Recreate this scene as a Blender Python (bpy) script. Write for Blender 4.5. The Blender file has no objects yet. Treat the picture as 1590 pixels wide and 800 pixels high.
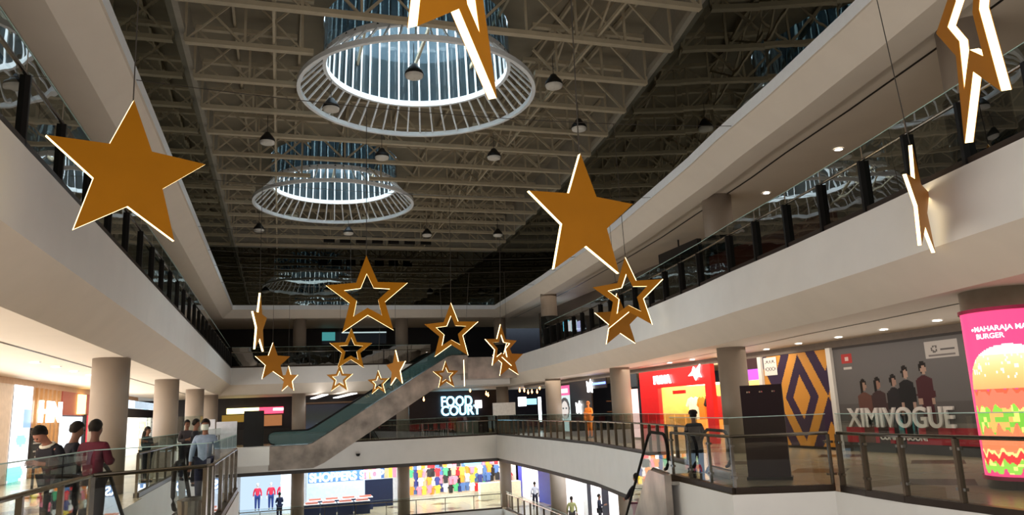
import bpy, bmesh, math, random
from mathutils import Vector, Matrix
from mathutils.geometry import tessellate_polygon
random.seed(7)
S = bpy.context.scene
COL = S.collection
PI = math.pi
R90 = math.pi/2

# ------------------------------------------------------------------ camera
# right / up / forward directions of the lens in the world (X across, Y along the atrium, Z up)
F = 1180.0
CAM = Vector((0, 0, 1.55))
RT = Vector((0.95715796, -0.28658647, -0.04143462))
UP = Vector((-0.01773677, -0.20084869, 0.97946169))
FW = Vector((0.28902256, 0.93676464, 0.19732704))
cd = bpy.data.cameras.new('camera')
cam = bpy.data.objects.new('camera', cd)
COL.objects.link(cam)
cd.sensor_width = 36; cd.lens = 36*F/1590; cd.clip_end = 400; cd.clip_start = 0.05
cam.matrix_world = Matrix(((RT.x, UP.x, -FW.x, CAM.x), (RT.y, UP.y, -FW.y, CAM.y), (RT.z, UP.z, -FW.z, CAM.z), (0, 0, 0, 1)))
S.camera = cam
S.view_settings.view_transform = 'Standard'
S.view_settings.look = 'None'
S.view_settings.gamma = 1
S.view_settings.use_curve_mapping = False
S.view_settings.exposure = 0.7

# survey helpers: where a sight line meets a wall plane
def ray(px, py): return RT*(px-795) + UP*(400-py) + FW*F
def at_x(px, py, X):
    d = ray(px, py); return CAM + d*(X/d.x)
def at_y(px, py, Y):
    d = ray(px, py); return CAM + d*(Y/d.y)
def at_z(px, py, Z):
    d = ray(px, py); return CAM + d*((Z-CAM.z)/d.z)

# ------------------------------------------------------------------ world and large lights
W = bpy.data.worlds.new('sky'); S.world = W; W.use_nodes = True
bg = W.node_tree.nodes['Background']
bg.inputs[0].default_value = (0.62, 0.80, 1.0, 1); bg.inputs[1].default_value = 1.5

def area(loc, sx, sy, power, col, rot=(0, 0, 0)):
    l = bpy.data.lights.new('area_light', 'AREA'); l.shape = 'RECTANGLE'; l.size = sx; l.size_y = sy
    l.energy = power; l.color = col
    o = bpy.data.objects.new('area_light', l); COL.objects.link(o); o.location = loc; o.rotation_euler = rot; o.visible_glossy = False
    return o
WARM = (1.0, 0.86, 0.70); NEUT = (1.0, 0.97, 0.93); COOL = (0.82, 0.92, 1.0)
# gallery downlight rows (upper of the three floors is almost unlit)
area((-5.9, 26, 3.1), 3.0, 50, 470, WARM)
area((14.6, 12, 3.1), 2.0, 18, 75, WARM)
area((15.0, 35, 3.1), 1.6, 28, 300, WARM)
area((5.6, 55.0, 3.05), 16, 4, 60, WARM)
area((15.3, 22, 7.9), 2.6, 40, 135, WARM)
area((-6.5, 26, 7.9), 3.0, 44, 60, WARM)
area((5.6, 55, 7.9), 16, 3, 25, WARM)
# added lights at the shopfronts, brightening the slab fronts across the hall
area((-7.7, 24, 1.4), 40, 1.8, 1050, NEUT, (R90, 0, -R90))
area((15.6, 26, 1.2), 36, 1.4, 230, NEUT, (R90, 0, R90))
# ground floor is lit brightly
area((5.6, 54.5, -1.65), 18, 5, 900, COOL)
area((15.5, 34, -1.65), 2.5, 30, 700, COOL)
area((-6.0, 30, -1.65), 4, 38, 500, COOL)
# added fill light behind the camera, shining into the hall
area((2.5, -3.8, 2.6), 16, 6, 950, (1, .97, .94), (R90, 0, math.radians(-14)))
# added upward light imitating bounce off the bright ground floor
area((5.5, 27, -4.2), 13, 42, 560, (.97, .97, 1.0), (2*R90, 0, 0))
# daylight over the two roof lanterns
area((4.25, 23.6, 18.6), 5.0, 5.0, 1900, COOL)
area((2.45, 37.6, 18.6), 5.0, 5.0, 1700, COOL)

# ------------------------------------------------------------------ materials
def lin(c):
    return tuple((x/12.92 if x <= .04045 else ((x+.055)/1.055)**2.4) for x in c)
def rgb(r, g, b): return lin((r/255, g/255, b/255))
MATS = {}
def mat(name, col, rough=.6, metal=0, noise=0.06, scale=6, emit=0, ecol=None, bump=0, spec=.5):
    if name in MATS: return MATS[name]
    m = bpy.data.materials.new(name); m.use_nodes = True; nt = m.node_tree; b = nt.nodes['Principled BSDF']
    b.inputs['Roughness'].default_value = rough; b.inputs['Metallic'].default_value = metal
    b.inputs['Specular IOR Level'].default_value = spec
    tc = nt.nodes.new('ShaderNodeTexCoord'); n = nt.nodes.new('ShaderNodeTexNoise'); n.inputs['Scale'].default_value = scale
    n.inputs['Detail'].default_value = 4
    nt.links.new(tc.outputs['Object'], n.inputs['Vector'])
    r = nt.nodes.new('ShaderNodeValToRGB')
    r.color_ramp.elements[0].position = .3; r.color_ramp.elements[1].position = .7
    r.color_ramp.elements[0].color = (*[max(0, c*(1-noise*1.5)) for c in col], 1)
    r.color_ramp.elements[1].color = (*[min(1, c*(1+noise)) for c in col], 1)
    nt.links.new(n.outputs['Fac'], r.inputs['Fac']); nt.links.new(r.outputs['Color'], b.inputs['Base Color'])
    if bump:
        bp = nt.nodes.new('ShaderNodeBump'); bp.inputs['Strength'].default_value = bump
        nt.links.new(n.outputs['Fac'], bp.inputs['Height']); nt.links.new(bp.outputs['Normal'], b.inputs['Normal'])
    if emit:
        b.inputs['Emission Color'].default_value = (*(ecol or col), 1); b.inputs['Emission Strength'].default_value = emit
    MATS[name] = m; return m
def emis(name, col, st):
    if name in MATS: return MATS[name]
    m = bpy.data.materials.new(name); m.use_nodes = True; nt = m.node_tree; nt.nodes.clear()
    e = nt.nodes.new('ShaderNodeEmission'); o = nt.nodes.new('ShaderNodeOutputMaterial')
    e.inputs[0].default_value = (*col, 1); e.inputs[1].default_value = st
    nt.links.new(e.outputs[0], o.inputs[0]); MATS[name] = m; return m
def glass(name, tint, refl=.08, rough=.0, wave=0, blend=.35, gcol=(1, 1, 1), milk=None):
    if name in MATS: return MATS[name]
    m = bpy.data.materials.new(name); m.use_nodes = True; nt = m.node_tree; nt.nodes.clear()
    t = nt.nodes.new('ShaderNodeBsdfTransparent'); t.inputs[0].default_value = (*tint, 1)
    g = nt.nodes.new('ShaderNodeBsdfGlossy'); g.inputs['Roughness'].default_value = rough; g.inputs['Color'].default_value = (*gcol, 1)
    lw = nt.nodes.new('ShaderNodeLayerWeight'); lw.inputs['Blend'].default_value = .5
    pw = nt.nodes.new('ShaderNodeMath'); pw.operation = 'POWER'; pw.inputs[1].default_value = 4.5
    mp = nt.nodes.new('ShaderNodeMapRange'); mp.inputs['To Min'].default_value = refl; mp.inputs['To Max'].default_value = .85
    mx = nt.nodes.new('ShaderNodeMixShader'); o = nt.nodes.new('ShaderNodeOutputMaterial')
    nt.links.new(lw.outputs['Facing'], pw.inputs[0]); nt.links.new(pw.outputs[0], mp.inputs['Value']); nt.links.new(mp.outputs[0], mx.inputs[0])
    nt.links.new(t.outputs[0], mx.inputs[1]); nt.links.new(g.outputs[0], mx.inputs[2]); nt.links.new(mx.outputs[0], o.inputs[0])
    if milk:
        df = nt.nodes.new('ShaderNodeBsdfDiffuse'); df.inputs[0].default_value = (*milk, 1); m2 = nt.nodes.new('ShaderNodeMixShader'); m2.inputs[0].default_value = .4
        nt.links.new(t.outputs[0], m2.inputs[1]); nt.links.new(df.outputs[0], m2.inputs[2]); nt.links.new(m2.outputs[0], mx.inputs[1])
    if wave:
        tc = nt.nodes.new('ShaderNodeTexCoord'); n = nt.nodes.new('ShaderNodeTexNoise'); n.inputs['Scale'].default_value = .7
        bp = nt.nodes.new('ShaderNodeBump'); bp.inputs['Strength'].default_value = wave; bp.inputs['Distance'].default_value = .05
        nt.links.new(tc.outputs['Object'], n.inputs['Vector']); nt.links.new(n.outputs['Fac'], bp.inputs['Height'])
        nt.links.new(bp.outputs['Normal'], g.inputs['Normal'])
    MATS[name] = m; return m
def attr_mat(name, st, diffuse=False):
    if name in MATS: return MATS[name]
    m = bpy.data.materials.new(name); m.use_nodes = True; nt = m.node_tree; b = nt.nodes['Principled BSDF']
    a = nt.nodes.new('ShaderNodeAttribute'); a.attribute_name = 'Col'
    if diffuse:
        nt.links.new(a.outputs['Color'], b.inputs['Base Color']); b.inputs['Roughness'].default_value = .45
    else:
        b.inputs['Base Color'].default_value = (.02, .02, .02, 1); b.inputs['Roughness'].default_value = .3
    if st:
        nt.links.new(a.outputs['Color'], b.inputs['Emission Color']); b.inputs['Emission Strength'].default_value = st
    MATS[name] = m; return m

plaster = mat('white_plaster', rgb(222, 218, 212), .55, noise=.02, scale=1.5)
soffit = mat('soffit_plaster', rgb(214, 202, 186), .6, noise=.02, scale=1.5)
ceilp = mat('ceiling_plaster', rgb(222, 208, 190), .6, noise=.02, scale=1)
beige = mat('column_paint', rgb(140, 126, 112), .45, noise=.03, scale=2)
rooft = mat('roof_deck', rgb(134, 124, 104), .8, noise=.06, scale=2)
steelp = mat('roof_steel_paint', rgb(178, 165, 140), .55, noise=.05, scale=3)
greyst = mat('grey_steel_beam', rgb(150, 144, 130), .5, noise=.05)
white = mat('white_paint', rgb(235, 238, 240), .4, noise=.02)
black = mat('black_metal', rgb(22, 21, 22), .4, noise=.1)
darkw = mat('dark_shopfront', rgb(34, 29, 34), .35, noise=.15, scale=3)
bronze = mat('bronze_post', rgb(112, 98, 84), .3, metal=.6, noise=.1)
steel = mat('brushed_steel', rgb(176, 172, 168), .2, metal=1, noise=.08, scale=12)
gold = mat('gold_panel', rgb(176, 112, 14), .5, metal=.2, noise=.05, scale=2, emit=.03, ecol=rgb(190, 120, 20))
gold = MATS['gold_panel']; gold.node_tree.nodes['Principled BSDF'].inputs['Emission Strength'].default_value = 0
ledm = emis('warm_led_strip', (1.0, .74, .34), 3.2)
railglass = glass('green_rail_glass', (.50, .58, .54), .10)
upperglass = glass('dark_rail_glass', (.30, .36, .34), .26, wave=.12)
clearglass = glass('clear_glass', (.80, .86, .84), .06)
wallglass = glass('smoked_wall_glass', (.035, .045, .04), .30, wave=.1, gcol=(.80, .82, .76))
skyglass = glass('lantern_glass', (.085, .115, .125), .03, milk=(.06, .085, .10))
wire = mat('steel_wire', rgb(90, 85, 80), .5, metal=.5)
skin = mat('skin', rgb(120, 82, 62), .55, noise=.05)
hairm = mat('black_hair', rgb(18, 15, 14), .5, noise=.2, scale=40)

def floor_material():
    m = bpy.data.materials.new('polished_floor_tiles'); m.use_nodes = True; nt = m.node_tree; b = nt.nodes['Principled BSDF']
    tc = nt.nodes.new('ShaderNodeTexCoord'); mp = nt.nodes.new('ShaderNodeMapping')
    nt.links.new(tc.outputs['Object'], mp.inputs['Vector'])
    br = nt.nodes.new('ShaderNodeTexBrick'); br.offset = 0; br.inputs['Scale'].default_value = 1
    br.inputs['Brick Width'].default_value = .8; br.inputs['Row Height'].default_value = .8; br.inputs['Mortar Size'].default_value = .006
    br.inputs['Color1'].default_value = (*rgb(150, 136, 112), 1); br.inputs['Color2'].default_value = (*rgb(158, 143, 118), 1)
    br.inputs['Mortar'].default_value = (*rgb(140, 125, 105), 1)
    nt.links.new(mp.outputs[0], br.inputs['Vector'])
    # brown lozenges every 3.2 m
    sp = nt.nodes.new('ShaderNodeSeparateXYZ'); nt.links.new(tc.outputs['Object'], sp.inputs[0])
    def mth(op, a, bv=None):
        n = nt.nodes.new('ShaderNodeMath'); n.operation = op
        if hasattr(a, 'links'): nt.links.new(a, n.inputs[0])
        else: n.inputs[0].default_value = a
        if bv is not None:
            if hasattr(bv, 'links'): nt.links.new(bv, n.inputs[1])
            else: n.inputs[1].default_value = bv
        return n.outputs[0]
    fx = mth('ABSOLUTE', mth('SUBTRACT', mth('FRACT', mth('MULTIPLY', sp.outputs[0], 1/3.2)), .5))
    fy = mth('ABSOLUTE', mth('SUBTRACT', mth('FRACT', mth('MULTIPLY', sp.outputs[1], 1/3.2)), .5))
    d = mth('LESS_THAN', mth('ADD', fx, fy), .24)
    mx = nt.nodes.new('ShaderNodeMixRGB'); nt.links.new(d, mx.inputs[0]); nt.links.new(br.outputs['Color'], mx.inputs[1])
    mx.inputs[2].default_value = (*rgb(84, 64, 44), 1)
    nt.links.new(mx.outputs[0], b.inputs['Base Color']); b.inputs['Roughness'].default_value = .24
    return m
tiles = floor_material()

# ------------------------------------------------------------------ mesh helpers
def clean(s): return s
class MB:
    def __init__(self): self.v = []; self.f = []
    def add(self, vs, fs):
        n = len(self.v); self.v += [tuple(v) for v in vs]; self.f += [tuple(i+n for i in f) for f in fs]; return self
    def box(self, a, b, M=None):
        x0, y0, z0 = a; x1, y1, z1 = b
        vs = [Vector((x, y, z)) for x in (x0, x1) for y in (y0, y1) for z in (z0, z1)]
        if M: vs = [M @ v for v in vs]
        return self.add(vs, [(0, 1, 3, 2), (4, 6, 7, 5), (0, 4, 5, 1), (2, 3, 7, 6), (0, 2, 6, 4), (1, 5, 7, 3)])
    def quad(self, *p): return self.add(p, [tuple(range(len(p)))])
    def bar(self, p, q, w, h=None, up=(0, 0, 1)):
        p = Vector(p); q = Vector(q); h = h or w; d = (q-p).normalized(); u = Vector(up)
        if abs(d.dot(u)) > .97: u = Vector((0, 1, 0))
        s = d.cross(u).normalized()*w/2; t = s.cross(d).normalized()*h/2
        vs = [p-s-t, p+s-t, p+s+t, p-s+t, q-s-t, q+s-t, q+s+t, q-s+t]
        return self.add(vs, [(0, 1, 2, 3), (7, 6, 5, 4), (0, 4, 5, 1), (1, 5, 6, 2), (2, 6, 7, 3), (3, 7, 4, 0)])
    def tube(self, pts, r, n=8, closed=False):
        pts = [Vector(p) for p in pts]; N = len(pts); rings = []
        for i, p in enumerate(pts):
            a = pts[i-1] if (i or closed) else p; b = pts[(i+1) % N] if (i < N-1 or closed) else p
            d = (b-a).normalized(); u = Vector((0, 0, 1)) if abs(d.z) < .9 else Vector((1, 0, 0))
            s = d.cross(u).normalized(); t = s.cross(d)
            rr = r[i] if isinstance(r, (list, tuple)) else r
            rings.append([p+(s*math.cos(k*2*PI/n)+t*math.sin(k*2*PI/n))*rr for k in range(n)])
        fs = []
        for i in range(N if closed else N-1):
            j = (i+1) % N
            for k in range(n): fs.append((i*n+k, i*n+(k+1) % n, j*n+(k+1) % n, j*n+k))
        if not closed: fs += [tuple(range(n))[::-1], tuple((N-1)*n+k for k in range(n))]
        return self.add([v for r_ in rings for v in r_], fs)
    def lathe(self, prof, c=(0, 0, 0), n=24, a0=0, a1=2*PI):
        c = Vector(c); full = abs(a1-a0-2*PI) < 1e-6; m = n if full else n+1
        vs = [c+Vector((r*math.cos(a0+(a1-a0)*k/n), r*math.sin(a0+(a1-a0)*k/n), z)) for r, z in prof for k in range(m)]
        fs = []
        for i in range(len(prof)-1):
            for k in range(n):
                k2 = (k+1) % m; fs.append((i*m+k, i*m+k2, (i+1)*m+k2, (i+1)*m+k))
        return self.add(vs, fs)
    def prism(self, poly, d, o=(0, 0, 0), u=(1, 0, 0), v=(0, 1, 0)):
        o = Vector(o); u = Vector(u); v = Vector(v); w = Vector(d)
        a = [o+u*x+v*y for x, y in poly]; b = [p+w for p in a]; n = len(a)
        tri = tessellate_polygon([[Vector((x, y, 0)) for x, y in poly]])
        fs = [t[::-1] for t in tri]+[tuple(i+n for i in t) for t in tri]+[(i, (i+1) % n, n+(i+1) % n, n+i) for i in range(n)]
        return self.add(a+b, fs)
    def build(self, name, m=None, parent=None, smooth=False, recalc=True):
        me = bpy.data.meshes.new(name); me.from_pydata(self.v, [], self.f); me.validate()
        if recalc:
            bm = bmesh.new(); bm.from_mesh(me); bmesh.ops.recalc_face_normals(bm, faces=bm.faces); bm.to_mesh(me); bm.free()
        if m: me.materials.append(m)
        if smooth: me.polygons.foreach_set('use_smooth', [True]*len(me.polygons))
        o = bpy.data.objects.new(name, me); COL.objects.link(o)
        if parent: o.parent = parent
        return o
def tag(o, label=None, cat=None, group=None, kind=None):
    if label: o['label'] = label
    if cat: o['category'] = cat
    if group: o['group'] = group
    if kind: o['kind'] = kind
    return o
def thing(name, label, cat, loc=(0, 0, 0), rz=0, group=None):
    o = bpy.data.objects.new(name, None); COL.objects.link(o); o.location = loc; o.rotation_euler = (0, 0, rz)
    o.empty_display_size = .2
    return tag(o, label, cat, group)
def struct(mb, name, m, smooth=False): return tag(mb.build(name, m, smooth=smooth), kind='structure')
def dup(root, loc=None, rz=None, label=None, group=None):
    r = root.copy(); COL.objects.link(r)
    if loc is not None: r.location = loc
    if rz is not None: r.rotation_euler = (0, 0, rz)
    if label: r['label'] = label
    if group: r['group'] = group
    for ch in list(root.children):
        c = ch.copy(); COL.objects.link(c); c.parent = r
        for g in ch.children:
            d = g.copy(); COL.objects.link(d); d.parent = c
    return r
def offset(path, d, closed=True):
    # path runs so that the hall lies on its left; +d moves away from the hall
    n = len(path); out = []
    for i in range(n):
        p = Vector(path[i]); a = Vector(path[i-1]) if (closed or i) else None; b = Vector(path[(i+1) % n]) if (closed or i < n-1) else None
        e1 = (p-a).normalized() if a is not None else (b-p).normalized(); e2 = (b-p).normalized() if b is not None else e1
        n1 = Vector((e1.y, -e1.x)); n2 = Vector((e2.y, -e2.x)); m = (n1+n2)
        if m.length < 1e-3: m = n1
        m.normalize(); out.append(p+m*(d/max(.35, m.dot(n1))))
    return out
def sweep(mb, path, prof, closed=True):
    rows = [[(q.x, q.y, z) for q in offset(path, dx, closed)] for dx, z in prof]; n = len(path)
    base = [v for r in rows for v in r]; fs = []
    for i in range(len(rows)-1):
        for k in range(n if closed else n-1): fs.append((i*n+k, i*n+(k+1) % n, (i+1)*n+(k+1) % n, (i+1)*n+k))
    return mb.add(base, fs)
def holed(mb, outer, holes, z):
    loops = [[Vector((x, y, 0)) for x, y in outer]]+[[Vector((x, y, 0)) for x, y in h] for h in holes]
    flat = [v for l in loops for v in l]
    return mb.add([(v.x, v.y, z) for v in flat], tessellate_polygon(loops))
def text(s, size, m, o, u, v, parent=None, name='lettering', ext=.02, width=None, align='LEFT', bold=0):
    cu = bpy.data.curves.new('text', 'FONT'); cu.body = s; cu.size = size; cu.extrude = ext; cu.align_x = align; cu.offset = bold
    to = bpy.data.objects.new('text', cu); COL.objects.link(to)
    me = bpy.data.meshes.new_from_object(to.evaluated_get(bpy.context.evaluated_depsgraph_get()))
    bpy.data.objects.remove(to)
    xs = [p.co.x for p in me.vertices]; k = 1
    if width and xs: k = width/(max(xs)-min(xs))
    u = Vector(u); v = Vector(v); w = u.cross(v); o = Vector(o); x0 = min(xs) if xs else 0
    for p in me.vertices: p.co = o+u*((p.co.x-(x0 if align == 'LEFT' else 0))*k)+v*p.co.y+w*(p.co.z+ext)
    me.materials.clear(); me.materials.append(m)
    ob = bpy.data.objects.new(name, me); COL.objects.link(ob)
    if parent: ob.parent = parent
    return ob
def raster(name, fn, nu, nv, pos, m, parent=None):
    # a printed or lit surface: one colour per little facet
    vs = [pos(i/nu, j/nv) for j in range(nv+1) for i in range(nu+1)]
    fs = [(j*(nu+1)+i, j*(nu+1)+i+1, (j+1)*(nu+1)+i+1, (j+1)*(nu+1)+i) for j in range(nv) for i in range(nu)]
    me = bpy.data.meshes.new(name); me.from_pydata([tuple(v) for v in vs], [], fs)
    ca = me.color_attributes.new('Col', 'FLOAT_COLOR', 'CORNER'); k = 0; data = []
    for j in range(nv):
        for i in range(nu):
            c = (*rgb(*fn((i+.5)/nu, (j+.5)/nv)), 1)
            data += list(c)*4
    ca.data.foreach_set('color', data)
    me.materials.append(m); o = bpy.data.objects.new(name, me); COL.objects.link(o)
    if parent: o.parent = parent
    return o

# ------------------------------------------------------------------ hall outline
XL, YR, YN = -2.93, 50.3, -4.0
RIGHT = [(14.1, YR), (13.95, 46), (13.65, 39), (13.35, 35), (13.05, 31), (12.65, 27), (12.15, 23.5), (11.55, 19.2), (11.15, 17), (10.72, 14), (10.2, 11), (9.4, 7), (8.9, 5), (7.2, YN)]
Z2, Z3, ZS, ZD = 4.84, 8.75, 12.5, 14.35
HALL = [(XL, YN), (XL, 20)] + [(XL, YR)] + RIGHT         # clockwise: offset() with +d goes... checked below
HALL = HALL[::-1]
def edge_x(y):
    pts = RIGHT
    for (xa, ya), (xb, yb) in zip(pts, pts[1:]):
        if yb <= y <= ya: return xb+(xa-xb)*(y-yb)/(ya-yb)
    return pts[0][0]
# orientation check so that +offset leaves the hall
if offset(HALL, 1)[HALL.index((XL, 20))].x > XL: HALL = HALL[::-1]

ZC = 3.2                                                # ceiling of the middle floor
def slab(zt, zb, prof, cname):
    m = MB(); sweep(m, HALL, [(0, zt), (0, zb)]); struct(m, 'trim_1', plaster)
    m = MB(); sweep(m, HALL, prof); struct(m, 'trim_2', soffit)
    m = MB(); sweep(m, HALL, [prof[-1], (9, prof[-1][1])]); struct(m, 'ceiling', ceilp)
    m = MB(); sweep(m, HALL, [(0, zt), (9, zt)]); struct(m, 'floor', tiles)
slab(Z2, 3.80, [(0, 3.80), (.68, ZC)], 'ceiling')
m = MB(); sweep(m, HALL, [(0, Z3), (0, 8.47)]); struct(m, 'trim_3', white)
m = MB(); sweep(m, HALL, [(0, 8.47), (.05, 8.47), (.62, 8.0)]); struct(m, 'trim_4', soffit)
m = MB(); sweep(m, HALL, [(.62, 8.0), (1.3, 8.0)]); struct(m, 'trim_5', ceilp)
m = MB(); sweep(m, HALL, [(1.3, 8.0), (1.3, 8.12), (9, 8.12)]); struct(m, 'ceiling', ceilp)
m = MB(); sweep(m, HALL, [(0, Z3), (9, Z3)]); struct(m, 'ceiling', ceilp)
# shadow-gap slots in the gallery ceilings
for d0, z, nm in ((2.05, ZC, 'trim_6'), (1.9, 8.12, 'trim_7')):
    m = MB(); sweep(m, HALL, [(d0, z-.006), (d0+.07, z-.006)]); struct(m, nm, black)

# middle floor: its own edge, with the escalator landings
L1 = [(13.9, YR), (13.7, 46), (13.3, 39), (12.6, 30.5), (11.35, 23.5), (9.75, 17.2), (9.3, 16), (8.03, 16), (7.33, 11.74), (8.94, 11.17), (8.7, 9.2), (8.6, 4),
      (-2.3, 4), (-2.1, 11.4), (-.85, 12.2), (-.85, 19), (-1.45, 19), (-1.45, 13.7), (-2.85, 13.7), (-2.85, 19), (XL, 19), (XL, YR)]
OUT = [(-12, -9), (24, -9), (24, 64), (-12, 64)]
m = MB(); holed(m, OUT, [L1], 0); struct(m, 'floor', tiles)
m = MB(); holed(m, OUT, [L1], -1.5); struct(m, 'ceiling', ceilp)
m = MB(); n = len(L1)
for i in range(n):
    a, b = L1[i], L1[(i+1) % n]; m.quad((*a, 0), (*b, 0), (*b, -1.5), (*a, -1.5))
struct(m, 'trim_8', plaster)
# lower lip under the middle floor edge, set back a little
lip = [(9.9, 17.6), (11.5, 23.5), (12.75, 30.5), (13.45, 39), (13.8, 46), (14.05, 50.45), (-3.05, 50.45), (-3.05, 20)]
m = MB()
for i in range(len(lip)-1):
    a, b = lip[i], lip[i+1]; m.quad((*a, -1.5), (*b, -1.5), (*b, -1.72), (*a, -1.72))
struct(m, 'trim_9', mat('dark_lip', rgb(80, 76, 74), .6))
# ground floor and the level below
L0 = [(q.x, q.y) for q in offset(HALL, .15)]
m = MB(); holed(m, OUT, [L0], -4.78); struct(m, 'floor', tiles)
m = MB()
for i in range(len(L0)):
    a, b = L0[i], L0[(i+1) % len(L0)]; m.quad((*a, -4.78), (*b, -4.78), (*b, -6.2), (*a, -6.2))
struct(m, 'trim_10', plaster)
m = MB(); m.quad((-12, -9, -9.6), (24, -9, -9.6), (24, 64, -9.6), (-12, 64, -9.6)); struct(m, 'floor', tiles)
# outer walls
m = MB(); m.quad((-12, -9, -10), (24, -9, -10), (24, -9, 15), (-12, -9, 15)); struct(m, 'wall_back', soffit)
m = MB(); m.quad((-12, 64, -10), (24, 64, -10), (24, 64, 9), (-12, 64, 9)); struct(m, 'wall_front', darkw)
m = MB(); m.quad((-12, -9, -10), (-12, 64, -10), (-12, 64, 9), (-12, -9, 9)); struct(m, 'wall_left', darkw)
m = MB(); m.quad((24, -9, -10), (24, 64, -10), (24, 64, 9), (24, -9, 9)); struct(m, 'wall_right', darkw)

# clerestory of smoked glass between the upper beam and the roof steel
m = MB(); sweep(m, HALL, [(0, Z3), (0, ZS)]); struct(m, 'window_1', wallglass)
m = MB(); sweep(m, HALL, [(1.2, Z3), (1.2, ZD)]); struct(m, 'wall_upper', black)
m = MB(); sweep(m, HALL, [(0, ZS), (-.16, ZS), (-.16, ZS+.22), (0, ZS+.22), (0, ZD)]); struct(m, 'trim_11', greyst)
# roof deck with two round openings
SKY = [(4.25, 23.6), (2.45, 37.6)]
def circ(c, r, n=48): return [(c[0]+r*math.cos(2*PI*k/n), c[1]+r*math.sin(2*PI*k/n)) for k in range(n)]
m = MB(); holed(m, [(-4.5, -5), (16, -5), (16, 51.6), (-4.5, 51.6)], [circ(c, 3.1) for c in SKY], ZD); struct(m, 'ceiling', rooft)

# ------------------------------------------------------------------ roof trusses
def gaps(y, r=3.95):
    return [(c[0]-math.sqrt(r*r-(y-c[1])**2), c[0]+math.sqrt(r*r-(y-c[1])**2)) for c in SKY if abs(y-c[1]) < r]
def truss(y):
    x1 = edge_x(y)-.16; x0 = XL+.16
    t = thing('roof_truss', TL, 'roof truss', (0, y, 12.2), 0, 'steel trusses across the hall roof')
    zb, zt = .07, 1.75
    g = gaps(y); spans = [(x0, g[0][0]), (g[0][1], x1)] if g else [(x0, x1)]
    for a, b in spans:
        MB().bar((a, 0, zb), (b, 0, zb), .2, .14).build('bottom_chord', steelp, t)
        MB().bar((a, 0, zt), (b, 0, zt), .18, .14).build('top_chord', steelp, t)
    n = 9; st = (x1-x0)/n
    for lo, hi in spans:
        w = MB()
        def mem(p, q, r):
            # clip the member to this side of the lantern shaft
            p = Vector(p); q = Vector(q)
            if p.x > q.x: p, q = q, p
            if q.x < lo-1e-4 or p.x > hi+1e-4: return
            L_ = q.x-p.x
            if L_ > 1e-6:
                a = max(0, (lo-p.x)/L_); b = min(1, (hi-p.x)/L_)
                if b-a < .05: return
                p, q = p.lerp(q, a), p.lerp(q, b)
            w.bar(p, q, r)
        for k in range(n+1): mem((x0+k*st, 0, zb), (x0+k*st, 0, zt), .07)
        for k in range(n):
            a, b = (zb, zt) if k % 2 else (zt, zb)
            mem((x0+k*st, .02, a), (x0+(k+1)*st, .02, b), .07)
            if k in (1, n-2) or k % 3 == 0: mem((x0+k*st, -.03, b), (x0+(k+1)*st, -.03, a), .05)
        if w.v: w.build('web_bracing', steelp, t)
TL = 'cream painted steel lattice truss spanning the hall roof under the deck'
ty = [12.0+2.43*k for k in range(16)]
for y in ty: truss(y)
for x, lab in ((-.35, 'cream steel tie running the length of the roof left of the round roof lanterns'), (8.9, 'cream steel tie running the length of the roof right of the round roof lanterns')):
    mm = MB()
    mm.bar((x, 10, 12.42), (x, 50.1, 12.42), .07, .1); mm.bar((x, 10, 13.75), (x, 50.1, 13.75), .07, .1)
    for y in ty[:-1]:
        mm.bar((x, y, 12.42), (x, y+2.43, 13.75), .06); mm.bar((x, y, 13.75), (x, y+2.43, 12.42), .06)
    tag(mm.build('roof_tie', steelp), lab, 'roof bracing')
for k in range(8):
    x = -1.6+k*2.05
    tag(MB().bar((x, 10, 14.18), (x, 50.1, 14.18), .08, .16).build('roof_purlin', steelp), 'cream steel purlin running lengthwise under the roof deck', 'purlin', 'purlins under the roof deck')
# duct grilles in the far roof
gp = thing('vent_grille', 'row of small dark square air grilles high at the far end of the roof', 'air vent', (0, 46.6, 12.1))
for k in range(7):
    q = at_y(511+25*k, 372, 46.6); MB().box((q.x-.33, -.1, .0), (q.x+.33, .1, .42)).build('grille', black, gp)

# ------------------------------------------------------------------ roof lanterns
def lantern(c, lab):
    t = thing('roof_lantern', lab, 'skylight', (c[0], c[1], 12.0))
    R1, R2, R3 = 3.8, 3.0, 2.8; N = 50
    def ring(R, z, h, w): return MB().lathe([(R, z), (R+w, z), (R+w, z+h), (R, z+h), (R, z)], n=64)
    ring(R1, 0, .16, .12).build('outer_ring', white, t, smooth=False)
    ring(R2, .88, .2, .12).build('inner_ring', white, t)
    ring(R3, 5.3, .16, .1).build('top_ring', white, t)
    for k in range(N):
        a = 2*PI*k/N; d = Vector((math.cos(a), math.sin(a), 0))
        MB().bar(d*(R1+.04)+Vector((0, 0, .1)), d*(R2+.06)+Vector((0, 0, .95)), .055, .055).build('skirt_rib', white, t)
        MB().bar(d*(R2+.06)+Vector((0, 0, 1.05)), d*(R3+.05)+Vector((0, 0, 5.35)), .055, .07).build('glazing_bar', white, t)
    MB().lathe([(R2+.12, 1.0), (R3+.12, 5.4)], n=N).build('glass_drum', skyglass, t)
    MB().lathe([(R3+.1, 5.45), (0.02, 6.2)], n=N).build('glass_cap', clearglass, t)
    cb = MB()
    for k in range(0, N, 4):
        a = 2*PI*k/N; d = Vector((math.cos(a), math.sin(a), 0)); cb.bar(d*R3+Vector((0, 0, 5.44)), Vector((0, 0, 6.2)), .06)
    cb.build('cap_bars', white, t)
lantern(SKY[0], 'near round roof lantern with white ribs and a wide slatted skirt')
lantern(SKY[1], 'far round roof lantern with white ribs, smaller in view')
m = MB()
for c in SKY: m.lathe([(3.1, ZD), (3.1, ZD+.3)], (c[0], c[1], 0), n=48)
struct(m, 'trim_12', rooft)

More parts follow.
